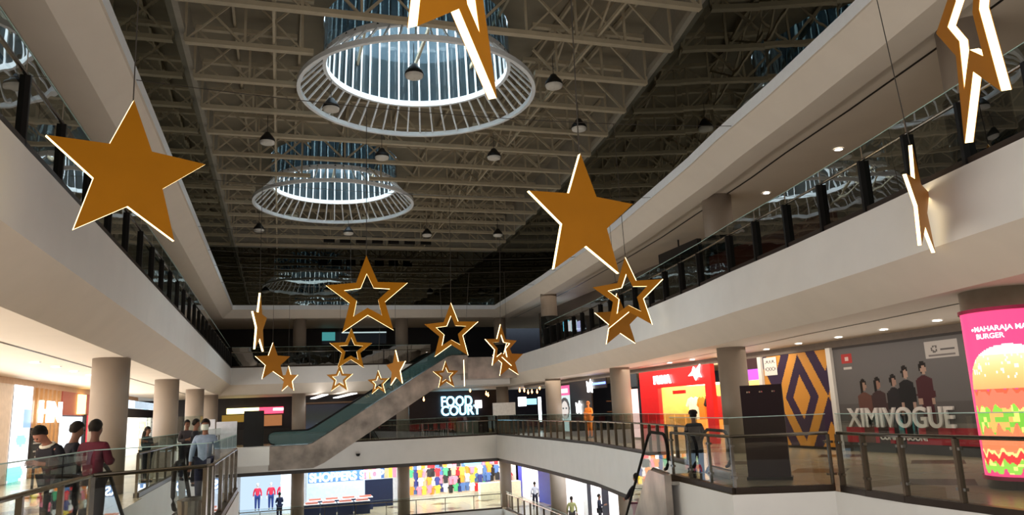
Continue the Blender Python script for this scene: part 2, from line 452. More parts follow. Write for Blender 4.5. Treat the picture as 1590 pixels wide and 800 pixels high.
# ------------------------------------------------------------------ high-bay lamps
def pendant(loc, lab, ref=[None]):
    if ref[0]: return dup(ref[0], loc, label=lab)
    t = thing('pendant_lamp', lab, 'pendant lamp', loc); ref[0] = t
    MB().lathe([(.02, .36), (.09, .36), (.13, .29), (.25, .14), (.28, .02), (.26, .02)], n=20).build('shade', black, t, smooth=True)
    MB().lathe([(.27, .03), (.25, -.05), (.18, -.08), (.01, -.08)], n=20).build('diffuser', mat('lamp_diffuser', rgb(205, 200, 190), .4), t, smooth=True)
    MB().tube([(0, 0, .34), (0, 0, 1.0)], .012).build('cord', wire, t)
    return t
for px, py, lab in ((643, 115, 'below the middle of the near round roof lantern'), (514, 167, 'hanging at the lower left rim of the near round roof lantern'),
                    (860, 131, 'hanging just right of the near round roof lantern'), (415, 219, 'hanging left between the two round roof lanterns'),
                    (593, 243, 'hanging right above the far round roof lantern'), (767, 243, 'hanging below and right of the near round roof lantern'),
                    (899, 198, 'hanging above the big solid star on the right'), (402, 356, 'leftmost of the row beyond the far round roof lantern'),
                    (541, 361, 'under the front rim of the far round roof lantern'), (663, 364, 'second from right in the row beyond the far roof lantern'),
                    (773, 364, 'rightmost of the row beyond the far roof lantern')):
    q = at_z(px, py, 11.3); pendant((q.x, q.y, 11.25), 'black pendant lamp ' + lab)

# ------------------------------------------------------------------ columns
def column(x, y, z0, z1, r, lab, clad=None, cladm=None, group=None):
    t = thing('round_column', lab, 'column', (x, y, z0), 0, group)
    MB().lathe([(0.01, 0), (r, 0), (r, z1-z0), (.01, z1-z0)], n=36).build('shaft', beige, t, smooth=False)
    for p in t.children: p.data.polygons.foreach_set('use_smooth', [abs(f.normal.z) < .5 for f in p.data.polygons])
    if clad:
        MB().lathe([(r+.0, .0), (r+.06, 0), (r+.06, clad), (r, clad)], n=36).build('lower_cladding', cladm, t, smooth=True)
    return t
for k, (x, y, w) in enumerate(((-3.95, 20.7, 'nearest on the left walkway, behind three standing men'), (-4.0, 30.9, 'second along the left walkway'),
                               (-3.95, 40.3, 'third along the left walkway, paler'), (-3.95, 49.3, 'farthest along the left walkway'))):
    column(x, y, 0, ZC, .42, 'beige round column ' + w)
    column(x, y, -4.78, -1.5, .42, 'grey round ground-floor column under the left walkway', group='ground floor columns left')
darkclad = mat('black_gloss_cladding', rgb(30, 34, 33), .12, noise=.1)
for x, y, w in ((13.55, 21.0, 'beside the black standee on the right walkway'), (14.3, 31.0, 'between the red shop and the dark shop on the right'),
                (14.75, 41.0, 'far along the right walkway near the poster of a face')):
    column(x, y, 0, ZC, .44, 'beige round column ' + w)
    column(x, y, -4.78, -1.5, .44, 'grey round ground-floor column under the right walkway', group='ground floor columns right')
for px, w in ((463, 'left of the rising escalator'), (626, 'behind the escalator'), (783, 'right of the food court sign')):
    x = at_y(px, 690, 51.6).x
    column(x, 51.6, 0, ZC, .42, 'grey round column at the far end, ' + w)
    column(x, 51.6, -4.78, -1.5, .4, 'grey ground-floor column at the far end ' + w)
    column(x, 51.6, Z2, 8.05, .42, 'dim upper-floor column at the far end above the one ' + w, 1.25, darkclad)
for x, y, w in ((11.95, 9.9, 'nearest, partly behind the big hollow star at top right'), (13.55, 21.0, 'middle one with a dark glossy foot'), (14.75, 41.0, 'farthest and dimmest')):
    column(x, y, Z2, 8.12, .47, 'upper-floor round column on the right gallery, ' + w, 1.9, darkclad)

# ------------------------------------------------------------------ railings
def railing(lab, path, z0, gl, step=1.4, hg=1.27, hh=.95, post=(.05, .12), glass_top=True, postm=None, name='glass_railing', clamp=False):
    postm = postm or bronze
    t = thing(name, lab, 'railing', (*path[0], z0))
    P = [Vector((x-path[0][0], y-path[0][1])) for x, y in path]
    for a, b in zip(P, P[1:]):
        L = (b-a).length; n = max(1, round(L/step)); d = (b-a)/L; nn = Vector((-d.y, d.x))
        for k in range(n+1):
            if k == n and b is not P[-1]: continue
            p = a+d*L*k/n
            M = Matrix(((d.x, nn.x, 0, p.x), (d.y, nn.y, 0, p.y), (0, 0, 1, 0), (0, 0, 0, 1)))
            po = MB().box((-post[0]/2, -post[1]/2, 0), (post[0]/2, post[1]/2, hh-.02), M).build('post', postm, t)
            if clamp:
                for zc in (.25, .78):
                    for sx in (-.08, .04): MB().box((sx, -.03, zc), (sx+.04, .03, zc+.04), M).build('glass_clamp', steel, po)
        g0 = .06
        for k in range(n):
            p = a+d*(L*k/n+.02); q = a+d*(L*(k+1)/n-.02); o = nn*.0
            MB().quad((p.x, p.y, g0), (q.x, q.y, g0), (q.x, q.y, hg), (p.x, p.y, hg)).build('glass_panel', gl, t)
    MB().tube([(p.x, p.y, hh) for p in P], .028).build('handrail', steel, t)
    bb = MB()
    for a, b in zip(P, P[1:]): bb.bar((a.x, a.y, .05), (b.x, b.y, .05), .12, .1)
    bb.build('base_channel', mat('bronze_channel', rgb(64, 54, 48), .35, metal=.4), t)
    ed = MB()
    for a, b in zip(P, P[1:]): ed.bar((a.x, a.y, hg), (b.x, b.y, hg), .016, .012)
    ed.build('glass_edge', mat('glass_edge', rgb(170, 196, 186), .25), t)
    return t
ins = lambda pts, d: pts
railing('tinted glass railing with black posts along the upper floor edge on the left', [(XL-.08, 5), (XL-.08, YR+.08)], Z2, upperglass, 1.6, postm=black)
railing('tinted glass railing across the upper floor at the far end', [(XL, YR+.1), (9.6, YR+.1)], Z2, upperglass, 1.6, postm=black)
railing('tinted glass railing with tall dark posts along the upper floor edge on the right', [(x+.08, y) for x, y in RIGHT[2:-1]], Z2, upperglass, 1.5, hh=1.0, post=(.07, .2), postm=black)
railing('glass railing with brown posts around the jutting corner on the right, nearest the camera', [(8.74, 5.5), (8.74, 8.4), (8.76, 9.4), (8.87, 10.3), (9.06, 11.1)], 0, clearglass, 1.25, post=(.05, .085), clamp=True)
railing('glass railing on the angled landing edge below the black standee', [(9.02, 11.3), (7.46, 11.84), (7.95, 14.9)], 0, clearglass, 1.15, post=(.05, .05), postm=steel, clamp=True)
railing('glass railing with close dark posts along the far right walkway edge', [(9.95, 17.2), (11.5, 23.5), (12.75, 30.5), (13.45, 39), (13.85, 46), (14.05, YR)], 0, railglass, 1.15, post=(.05, .1))
railing('glass railing across the far end below the food court sign', [(2.2, YR+.12), (14.0, YR+.12)], 0, railglass, 1.6, post=(.04, .08), postm=steel)
railing('glass railing with steel handrail in front of the three men at left', [(-2.44, 6.0), (-2.3, 11.3), (-1.0, 12.1), (-.95, 12.3)], 0, clearglass, 1.5, post=(.06, .06), postm=steel)
railing('glass railing on the short landing edge beside the man in blue', [(-.93, 12.5), (-.93, 18.9)], 0, clearglass, 1.6, post=(.06, .06), postm=steel)
railing('glass railing along the left walkway edge beyond the landing', [(XL-.08, 19.2), (XL-.08, 45.0)], 0, railglass, 1.5, post=(.05, .06), postm=steel)
railing('ground-floor glass railing at the far end', [(XL, YR+.35), (14.2, YR+.35)], -4.78, clearglass, 1.9, hg=1.1, post=(.04, .06), postm=steel)
railing('ground-floor glass railing with dark posts curving along the right', [(x+.35, y) for x, y in RIGHT[:7]], -4.78, clearglass, 1.4, hg=1.1, post=(.05, .1))

# ------------------------------------------------------------------ escalators
clad = mat('satin_escalator_cladding', rgb(190, 178, 168), .28, metal=.6, noise=.3, scale=1.1, bump=.5)  # colour mottling stands in for warped reflections in the metal
def escalator(lab, lower, dirv, rise, wid=1.3, flat=(2.1, 1.6), thick=1.15, glassm=None, clm=None):
    ang = math.atan2(dirv[1], dirv[0]); t = thing('escalator', lab, 'escalator', lower, ang)
    L = rise/math.tan(math.radians(30)); a, b = -flat[0], L+flat[1]; h = wid/2; clm = clm or clad; glassm = glassm or railglass
    poly = [(a, .14), (0, .14), (.25, .2), (L-.25, rise+.06), (L, rise+.14), (b, rise+.14), (b, rise-thick+.2), (L+.3, rise-thick+.2), (.9, -thick-.05+.3), (.3, -thick), (a, -thick)]
    for s, nm in ((-h-.14, 'side_cladding'), (h, 'side_cladding')):
        MB().prism(poly, (0, .14, 0), (0, s, 0), (1, 0, 0), (0, 0, 1)).build(nm, clm, t)
    und = [(a, -thick+.03), (.3, -thick+.03), (.9, -thick+.28), (L+.3, rise-thick+.23), (b, rise-thick+.23)]
    u = MB()
    for (x0, z0), (x1, z1) in zip(und, und[1:]): u.quad((x0, -h, z0), (x1, -h, z1), (x1, h, z1), (x0, h, z0))
    u.build('underside', clm, t)
    st = MB(); n = int(rise/.2); 
    for k in range(n): st.box((L*k/n, -h+.12, rise*k/n-.1), (L*(k+1)/n+.02, h-.12, rise*(k+1)/n-.02))
    st.build('steps', black, t)
    MB().box((a, -h, -.06), (0, h, .01)).build('lower_floor_plate', steel, t)
    MB().box((L, -h, rise-.06), (b, h, rise+.01)).build('upper_floor_plate', steel, t)
    H = .95
    top = [(a+.3, H), (0, H), (.3, H+.12), (L-.3, rise+H-.1), (L, rise+H), (b-.3, rise+H)]
    for s in (-h-.04, h+.04):
        def arc(cx, cz, r, t0, t1, n=8): return [(cx+r*math.cos(t0+(t1-t0)*k/n), cz+r*math.sin(t0+(t1-t0)*k/n)) for k in range(n+1)]
        r = .36
        loopL = arc(a+.3, H-r, r, PI*1.5, PI*.5); loopR = arc(b-.3, rise+H-r, r, PI*.5, -PI*.5)
        pts = loopL+top[1:-1]+loopR
        MB().tube([(x, s, z) for x, z in pts], .034, 8).build('handrail', mat('handrail_rubber', rgb(12, 12, 13), .65), t)
        gp = [(x, z) for x, z in loopL]+top[1:-1]+[(x, z) for x, z in loopR]+[(b-.3, rise+.12), (L, rise+.12), (L-.25, rise+.05), (.25, .18), (0, .12), (a+.3, .12)]
        tr = tessellate_polygon([[Vector((x, z, 0)) for x, z in gp]])
        MB().add([(x, s, z) for x, z in gp], tr).build('glass_balustrade', glassm, t)
        MB().tube([(x, s, z+.01) for x, z in [(a+.1, .16), (0, .16), (.25, .22), (L-.25, rise+.08), (L, rise+.16), (b, rise+.16)]], .022, 6).build('trim_strip', steel, t)
    return t
escal_glass = glass('teal_escalator_glass', (.20, .33, .32), .07, milk=(.10, .19, .19))
escalator('long escalator with mottled metal sides rising from left to right at the far end', (1.55, 46.3, 0), (1, 0), Z2, 1.4, flat=(2.1, 1.0), glassm=escal_glass)
escalator('escalator with a black handrail loop going down beside the white landing at right', (8.55+.26*8.3, 15.6+.97*8.3, -4.78), (-.26, -.97), 4.78, 1.2, flat=(1.6, 1.5), glassm=clearglass)
escalator('escalator with two black handrail loops going down beside the man in blue', (-2.15, 14.3+8.3, -4.78), (0, -1), 4.78, 1.1, flat=(1.6, 1.0), glassm=clearglass)
# landings of the long escalator
m = MB(); m.box((XL, 45.4, -.85), (-.5, 47.2, .14)); struct(m, 'trim_13', plaster)
m = MB(); m.box((10.9, 45.4, Z2-1.3), (14.0, 47.3, Z2)); struct(m, 'trim_14', clad)
m = MB(); m.box((9.9, 47.3, Z2-1.6), (14.1, 50.35, Z2)); struct(m, 'trim_18', plaster)

# ------------------------------------------------------------------ hanging stars
def star_pts(R, r, roll=0):
    out = []
    for k in range(10):
        a = PI/2+k*PI/5+roll; q = R if k % 2 == 0 else r; out.append((q*math.cos(a), q*math.sin(a)))
    return out
CABY = [3.7, 9.1, 16.05, 22.6, 28.6, 32.6, 35.9, 40.4]
def cabz(x, y): f = (x-XL)/(edge_x(y)-XL); return 8.5-f*(1-f)
def star(c, R, yaw, roll, hollow, lab):
    t = thing('hanging_star', lab, 'star decoration', c, math.radians(yaw), None)
    th = .026*R/.9; o = star_pts(R, R*.43, math.radians(roll)); ho = star_pts(R*.56, R*.26, math.radians(roll))
    # gold front and back plates
    for s, nm in ((-th, 'front_panel'), (th, 'back_panel')):
        p = MB(); e = .004 if s > 0 else -.004
        if hollow:
            for s2 in (s, s+e):
                n0 = [(x, s2, z) for x, z in o]+[(x, s2, z) for x, z in ho]
                p.add(n0, [(k, (k+1) % 10, 10+(k+1) % 10, 10+k) for k in range(10)])
            for L_ in (o, ho): p.add([(x, s, z) for x, z in L_]+[(x, s+e, z) for x, z in L_], [(k, (k+1) % 10, 10+(k+1) % 10, 10+k) for k in range(10)])
        else: p.prism(o, (0, e, 0), (0, s, 0), (1, 0, 0), (0, 0, 1))
        p.build(nm, gold, t)
    # glowing rim between the plates
    def rim(L_, w, nm):
        q = MB(); k = 1-w
        q.add([(x*k, -th, z*k) for x, z in L_]+[(x*k, th, z*k) for x, z in L_], [(i, (i+1) % 10, 10+(i+1) % 10, 10+i) for i in range(10)])
        q.build(nm, ledm, t)
    rim(o, .0, 'outer_led_strip')
    if hollow: rim(ho, .0, 'inner_led_strip')
    ra = math.radians(roll); tx, tz = -R*math.sin(ra), R*math.cos(ra)
    cy_ = min(CABY, key=lambda q: abs(q-c[1])); ya = math.radians(yaw); wx = c[0]+tx*math.cos(ya)
    dx_, dy_ = wx-c[0], cy_-c[1]
    MB().tube([(tx, 0, tz-.01), (dx_*math.cos(ya)+dy_*math.sin(ya), -dx_*math.sin(ya)+dy_*math.cos(ya), cabz(wx, cy_)-c[2])], .008, 5).build('suspension_wire', wire, t)
    return t
def sc(c, k): return tuple(CAM[i]+(c[i]-CAM[i])*k for i in range(3))
# centre, tip radius, turn, tilt, open middle, wording
STARS = [
 ((-1.71, 9.27, 4.40), .9, 26, 0, 0, 'big solid gold star hanging at left in front of the white beam'),
 ((3.85, 9.17, 4.04), .9, 14, 0, 0, 'big solid gold star hanging right of centre against the dark glass'),
 ((1.74, 16.18, 4.04), .9, -8, 1, 1, 'largest open-centred gold star left of centre, above a smaller open one'),
 ((4.98, 22.78, 3.98), .9, -29, -1, 1, 'open-centred gold star in the middle, alone above the escalator'),
 ((7.69, 15.93, 4.06), .9, -45, 0, 1, 'open-centred gold star on the right overlapping a solid star behind it'),
 ((10.41, 22.36, 4.23), .9, 5, 1, 0, 'solid gold star half hidden behind the open star on the right'),
 ((2.44, 28.20, 3.95), .8, -1, -1, 1, 'medium open-centred gold star directly below the largest open one'),
 (sc((2.35, 32.51, 3.13), 1.25), .75, -26, -1, 1, 'small open-centred gold star lowest in the stack left of the escalator'),
 (sc((4.07, 33.57, 2.96), 1.25), .69, -36, 1, 1, 'small open-centred gold star by the escalator glass, beside a turned solid one'),
 ((4.71, 32.65, 3.49), .8, -67, 2, 0, 'solid gold star turned nearly edgewise above the escalator glass'),
 (sc((6.62, 31.51, 3.10), 1.25), .75, 10, 1, 1, 'small open-centred gold star in front of the upper escalator side'),
 (sc((7.35, 31.3, 3.12), 1.2), .72, 77, 0, 0, 'gold star seen edgewise as one bright line near the escalator top'),
 ((8.34, 28.99, 4.03), .9, 28, 0, 1, 'open-centred gold star overlapping a solid one right of the escalator top'),
 ((10.66, 35.92, 3.97), .9, 14, 2, 0, 'solid gold star behind an open star right of the escalator top'),
 ((-0.60, 22.55, 4.23), .9, 79, 1, 0, 'solid gold star turned almost edgewise at left, highest of the far left three'),
 (sc((-0.28, 30.13, 3.69), 1.1), .825, 30, 1, 0, 'solid gold star at far left below the edgewise one'),
 (sc((0.31, 32.77, 3.17), 1.25), .69, -45, -1, 0, 'smallest solid gold star at far left, lowest of the three'),
 ((.89, 3.79, 4.15), .9, 53, 2, 1, 'gold star cut by the top edge of the view before the near lantern'),
 ((4.41, 3.60, 4.03), .9, -127, -1, 1, 'open-centred gold star at the top right corner, closest to the camera'),
 ((9.22, 8.85, 4.39), .9, 35, 2, 0, 'gold star turned nearly edgewise in front of the right upper gallery'),
]
for c, R_, yw, rl, ho, lb in STARS: star(c, R_, yw, rl, ho, lb)
# cables strung across the hall that carry the stars
for y, w in zip(CABY, ('nearest the camera', 'second from the camera', 'third from the camera', 'fourth from the camera', 'fifth from the camera', 'sixth from the camera', 'seventh from the camera', 'farthest from the camera')):
    pts = [(XL+(edge_x(y)-XL)*k/14, y, cabz(XL+(edge_x(y)-XL)*k/14, y)) for k in range(15)]
    tag(MB().tube(pts, .009, 5).build('steel_cable', wire), 'thin steel cable strung across the hall, '+w, 'cable')
# ------------------------------------------------------------------ shops
exec_order = None
RW = 15.9; LWX = -8.0
def ry(px, py=600): return at_x(px, py, RW).y
UR, VZ = Vector((0, -1, 0)), Vector((0, 0, 1))
def wallbox(mb, y0, y1, z0, z1, x=RW, d=.25): return mb.box((x, min(y0, y1), z0), (x+d, max(y0, y1), z1))
# bulkhead above the right shopfronts and blank wall between them
m = MB(); wallbox(m, 3, 50, 3.0, ZC); struct(m, 'trim_15', mat('bulkhead', rgb(120, 108, 98), .6))
yp0, yp1 = 10.0, ry(1300)        # grey hoarding
yb0, yb1 = ry(1293), ry(1189)    # striped hoarding
ypz = (ry(1184), ry(1150))       # violet-lit shop
yr0, yr1 = ry(1108), ry(996)     # red shop
# grey hoarding with the five fashion figures
t = thing('shop_hoarding', 'grey hoarding with five posed people and big pale letters reading XIMIVOGUE', 'billboard', (RW, yp0, 0))
W_ = yp1-yp0
def hpos(u, v): return Vector((-.02, W_*(1-u), .25+v*2.7))
def ell(x, y, cx, cy, a, b): return ((x-cx)/a)**2+((y-cy)/b)**2 < 1
def poly_in(x, y, P):
    c = False
    for (x0, y0), (x1, y1) in zip(P, P[1:]+P[:1]):
        if (y0 > y) != (y1 > y) and x < (x1-x0)*(y-y0)/(y1-y0)+x0: c = not c
    return c
pyu = lambda px: (yp1-ry(px, 620))/W_
FIG = [(pyu(1344), .40, .63, (96, 62, 54), (150, 120, 105), 1), (pyu(1366), .40, .64, (60, 42, 44), (140, 105, 90), 1), (pyu(1391), .40, .66, (34, 32, 36), (150, 118, 104), 0),
       (pyu(1411), .40, .73, (26, 26, 30), (165, 135, 120), 0), (pyu(1440), .40, .76, (70, 30, 38), (165, 135, 120), 0)]
def hoard(u, v):
    z = v*2.7; x = u*W_; c = (100, 97, 97) if v > .4 else (88, 84, 84)
    if v < .20: c = (118, 112, 108)
    if .0 < v < .155 and .02 < u < .96: c = (168, 36, 52)
    for fu, b, tp, cl, sk, long in FIG:
        cx = fu*W_; top = tp*2.7; hd = .12
        if ell(x, z, cx, top-hd*.8, .12, .17): c = (24, 20, 20)
        if ell(x, z, cx+.02, top-hd*1.3, .08, .12): c = sk
        if long and abs(x-cx+.08) < .05 and top-.5 < z < top-.1: c = (24, 20, 20)
        P = [(cx-.05, top-.30), (cx+.05, top-.30), (cx+.26, top-.40), (cx+.30, top-.85), (cx+.2, top-1.0), (cx+.22, top-1.9), (cx-.2, top-1.9), (cx-.19, top-1.0), (cx-.3, top-.8), (cx-.25, top-.40)]
        if poly_in(x, z, P): c = cl
        if top-1.05 < z < top-.88 and abs(abs(x-cx)-.2) < .05: c = sk
    if .9 > u > .02 and False: c = c
    # small red tile top left, pale logo tile top right
    if .035 < u < .085 and .83 < v < .93: c = (176, 52, 52) if not (.05 < u < .07 and .86 < v < .90) else (215, 190, 185)
    if .04 < u < .08 and .77 < v < .79: c = (190, 185, 180)
    lu = pyu(1473)
    if abs(u-lu) < .055 and .80 < v < .955:
        c = (178, 172, 168)
        if .85 < v < .92 and abs(math.hypot((u-lu+.02)*3.2, (v-.885))-.028) < .008: c = (90, 86, 86)
        if abs(v-.875) < .008 and 0 < u-lu < .045: c = (90, 86, 86)
        if abs(v-.825) < .006 and abs(u-lu) < .045: c = (110, 104, 104)
    return c
raster('printed_board', hoard, 190, 120, hpos, attr_mat('printed_matte', 0, True), t)
frm = MB(); frm.box((-.03, -.02, 2.93), (.08, W_+.02, 3.0)); frm.box((0, -.02, 0), (.08, W_+.02, .25)); frm.build('frame', mat('dark_frame', rgb(60, 56, 56), .5), t)
letw = mat('pale_letters', rgb(214, 208, 204), .5)
def on_wall(px, py, dx=0): q = at_x(px, py, RW); return Vector((-.03-dx, q.y-yp0, q.z))
a = on_wall(1322, 666); b = on_wall(1489, 668)
text('XIMIVOGUE', .74, letw, (a.x, a.y, .69), UR, VZ, t, 'title_lettering', .03, width=a.y-b.y, bold=.012)
a = on_wall(1370, 686); b = on_wall(1443, 688)
text('COMING SOON!', .22, mat('white_letters', rgb(225, 220, 216), .5), (a.x, a.y, .35), UR, VZ, t, 'small_lettering', .01, width=a.y-b.y, bold=.006)
# white pillar strips
m = MB(); m.box((RW-.12, yb0-.0, 0), (RW+.1, yp1, 3.0)); m.box((RW-.12, yb1, 0), (RW+.1, ypz[0], 3.0)); struct(m, 'trim_16', plaster)
# striped hoarding
t = thing('shop_hoarding', 'hoarding with bold purple and mustard diamond stripes', 'billboard', (RW, yb0, 0)); Wb = yb1-yb0
def stripes(u, v):
    q = (u-.56)*102; r = (v-.52)*163; M_ = (206, 142, 52); P_ = (52, 34, 66)
    q = ((q+38) % 76)-38
    d = abs(q)/38+abs(r)/115
    if d < .34: return M_
    if d < .66: return P_
    if d < 1: return M_
    d2 = abs(abs(q)-38)/38+abs(abs(r)-115)/115
    return M_ if d2 < .64 else P_
raster('printed_board', stripes, 90, 130, lambda u, v: Vector((-.02, Wb*(1-u), .08+v*2.9)), attr_mat('printed_matte', 0, True), t)
MB().box((0, 0, 0), (.08, Wb, 3.0)).build('backing', darkw, t)
nt_ = thing('notice', 'white printed notice stuck at the top left of the diamond-striped hoarding', 'poster', (RW-.03, ry(1211), 2.35))
def notice(u, v):
    if .1 < u < .9 and (abs(v-.75) < .07 or abs(v-.35) < .1) and (int(u*9)+int(v*7)) % 2: return (120, 116, 118)
    return (222, 216, 210)
raster('printed_sheet', notice, 20, 24, lambda u, v: Vector((-.01, (ry(1191)-ry(1211))*(1-u), v*.6)), attr_mat('printed_matte', 0, True), nt_)

def lit_shop(name, lab, y0, y1, top, wallm, lightm, x=RW, depth=3.0, sgn=1, zf=0.0):
    t = thing(name, lab, 'shop', (x, y0, zf)); w = y1-y0; D = depth*sgn
    MB().quad((D, 0, 0), (D, w, 0), (D, w, top), (D, 0, top)).build('back_wall', wallm, t)
    s = MB(); s.quad((0, 0, 0), (D, 0, 0), (D, 0, top), (0, 0, top)); s.quad((0, w, 0), (D, w, 0), (D, w, top), (0, w, top)); s.build('side_walls', wallm, t)
    MB().quad((.1*sgn, .05, top-.01), (D, .05, top-.01), (D, w-.05, top-.01), (.1*sgn, w-.05, top-.01)).build('ceiling_light', lightm, t)
    return t
warmlight = emis('warm_shop_light', (1, .78, .45), 5); whitelight = emis('white_shop_light', (.95, .97, 1), 5); coollight = emis('cool_shop_light', (.7, .86, 1), 3.5)
creamw = mat('cream_shop_wall', rgb(240, 205, 140), .6); whitew = mat('white_shop_wall', rgb(240, 238, 236), .5); bluew = mat('blue_panel', rgb(40, 66, 170), .4)
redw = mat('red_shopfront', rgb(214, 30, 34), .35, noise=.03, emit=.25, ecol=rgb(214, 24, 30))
# violet-lit narrow shop
t = lit_shop('narrow_shop', 'narrow shopfront with a violet lit sign panel left of the striped hoarding', ypz[0], ypz[1], 2.6, creamw, warmlight, depth=2)
MB().box((-.05, 0, 2.25), (.05, ypz[1]-ypz[0], 2.62)).build('violet_sign', emis('violet_sign', rgb(190, 90, 235), 1.3), t)
MB().box((-.02, 0, 2.62), (.1, ypz[1]-ypz[0], 3.0)).build('fascia', mat('brown_fascia', rgb(70, 44, 48), .5), t)
# black standee
sp = at_z(1190, 762, 0)
t = thing('display_standee', 'tall matt black display box standing at the railing in front of the striped hoarding', 'display box', (9.35, 13.55, 0), math.radians(-38))
MB().box((-.4, -.17, .05), (.4, .17, 1.85)).build('box', mat('aubergine_black', rgb(36, 22, 28), .35), t)
MB().box((-.43, -.2, 0), (.43, .2, .06)).build('plinth', black, t)
for k in range(3): MB().lathe([(.0, 0), (.04, 0), (.04, .03), (0, .03)], (-.24+k*.24, -.19, 1.7), n=10).build('spotlight', steel, t)
# red shop
wR = yr1-yr0
t = thing('sports_shop', 'red fronted sports shop with white lettering and a cream lit interior', 'shop', (RW, yr0, 0))
f = MB(); f.box((-.08, 0, 2.25), (.1, wR, 3.0)); f.box((-.08, 0, 0), (.1, .5, 2.25)); f.box((-.08, wR*.72, 0), (.1, wR, 2.25)); f.build('red_front', redw, t)
f = MB(); f.quad((2.5, 0, 0), (2.5, wR, 0), (2.5, wR, 2.4), (2.5, 0, 2.4)); f.quad((.1, wR*.72, 0), (2.5, wR*.72, 0), (2.5, wR*.72, 2.4), (.1, wR*.72, 2.4)); f.build('interior_wall', mat('amber_wall', rgb(250, 190, 110), .6), t)
MB().quad((.15, .5, 2.3), (2.5, .5, 2.3), (2.5, wR*.72, 2.3), (.15, wR*.72, 2.3)).build('ceiling_light', warmlight, t)
MB().box((.3, wR*.45, 1.95), (.36, wR*.62, 2.1)).build('wall_logo', redw, t)
wl = emis('white_sign_light', (1, .97, .95), 2.6)
a = at_x(1020, 590, RW); b = at_x(1046, 588, RW); text('PUMA', .5, wl, (-.12, a.y-yr0, 2.42), UR, VZ, t, 'sign_lettering', .03, width=a.y-b.y, bold=.012)
lg = at_x(1083, 583, RW)
MB().prism([(-.5, 0), (-.2, .15), (-.05, .35), (.1, .2), (.45, .42), (.35, .1), (.5, -.1), (.2, -.05), (.05, -.2), (-.1, 0)], (-.04, 0, 0), (-.1, lg.y-yr0, 2.62), (0, -1, 0), (0, 0, 1)).build('leaping_cat_emblem', wl, t)
# clothes hung inside the red shop
def garment(name, w, h, m):
    P = [(-w*.2, h), (-w*.5, h*.92), (-w*.75, h*.62), (-w*.58, h*.55), (-w*.45, h*.72), (-w*.42, 0), (w*.42, 0), (w*.45, h*.72), (w*.58, h*.55), (w*.75, h*.62), (w*.5, h*.92), (w*.2, h), (0, h*.93)]
    mb = MB().prism(P, (0, .07, 0), (0, -.035, 0), (1, 0, 0), (0, 0, 1)); return mb
gcols = [('red', (200, 30, 40)), ('orange', (235, 130, 40)), ('black', (30, 28, 30)), ('white', (235, 232, 228)), ('yellow', (240, 205, 60)), ('navy', (40, 48, 110)), ('green', (60, 150, 100)), ('pink', (230, 120, 140)), ('denim', (70, 100, 150)), ('tan', (196, 160, 120))]
GM = {n: mat('cloth_'+n, rgb(*c), .8, noise=.1, scale=20) for n, c in gcols}
GO = {}
def hang(loc, rz, colr, group, lab, w=.42, h=.7, cat='clothing'):
    key = (colr, w, h)
    if key in GO:
        o = GO[key].copy(); COL.objects.link(o)
    else:
        o = garment('shirt', w, h, GM[colr]).build('hanging_shirt', GM[colr]); GO[key] = o
    o.location = loc; o.rotation_euler = (0, 0, rz); tag(o, lab, cat, group); return o
for k in range(9):
    y = yr0+.9+k*(wR*.72-1.3)/9
    hang((RW+1.2+.5*(k % 2), y, .85), math.radians(90+12*(k % 3)), ('red', 'orange', 'red', 'white', 'black')[k % 5], 'shirts inside the red shop', 'shirt hanging in the cream lit interior of the red shop', .55, .95)
# dark shop with white emblems and lit cream bay
yd0, yd1 = ry(990), ry(870)
def strip(name, px0, px1, z0, z1, m, dx=-.03, par=None, lab=None, cat=None):
    ya, yb = ry(px0, 640), ry(px1, 640)
    o = MB().box((RW+dx-.04, min(ya, yb), z0), (RW+dx+.02, max(ya, yb), z1)).build(name, m, par)
    if lab: tag(o, lab, cat)
    return o
strip('display_board', 976, 993, .1, 2.3, mat('pale_pink_board', rgb(245, 205, 205), .5, emit=.8, ecol=rgb(255, 205, 205)), lab='pale pink lit fashion board between the red shop and a beige column', cat='poster')
strip('shop_fascia', 976, 994, 2.4, 3.0, mat('slate', rgb(60, 70, 80), .4), lab='dark slate sign band above the pale pink fashion board', cat='sign')
t = thing('dark_shop', 'dark fronted shop with white animal shaped emblems and a cream lit bay', 'shop', (0, 0, 0))
strip('front', 888, 946, 2.5, 3.0, darkw, par=t); strip('front', 888, 922, 0, 2.5, darkw, par=t)
ya, yb = ry(946), ry(921)
MB().quad((RW+1.2, ya, 0), (RW+1.2, yb, 0), (RW+1.2, yb, 2.5), (RW+1.2, ya, 2.5)).build('lit_bay', mat('cream_lit_bay', rgb(250, 215, 150), .5, emit=1.0, ecol=rgb(255, 205, 130)), t)
sh = MB()
for z in (.7, 1.25, 1.8): sh.box((RW+.7, ya, z), (RW+1.2, yb, z+.05))
sh.build('shelf', mat('wood_shelf', rgb(120, 80, 50), .5), t)
EMB = [(-.35, .0), (-.42, .35), (-.2, .22), (.05, .24), (.2, .45), (.3, .2), (.5, .25), (.38, .05), (.42, -.35), (.22, -.3), (.15, -.08), (-.1, -.08), (-.15, -.32), (-.33, -.3)]
for px, py, s in ((899, 634, .9), (916, 601, .9)):
    q = at_x(px, py, RW-.1); MB().prism([(x*s, y*s) for x, y in EMB], (-.05, 0, 0), q, (0, -1, 0), (0, 0, 1)).build('white_emblem', wl, t)
q = at_x(927, 596, RW-.1); MB().box((q.x-.05, q.y-1.1, q.z-.05), (q.x, q.y+.9, q.z+.06)).build('blue_neon', emis('blue_neon', (.2, .3, 1), 2), t)
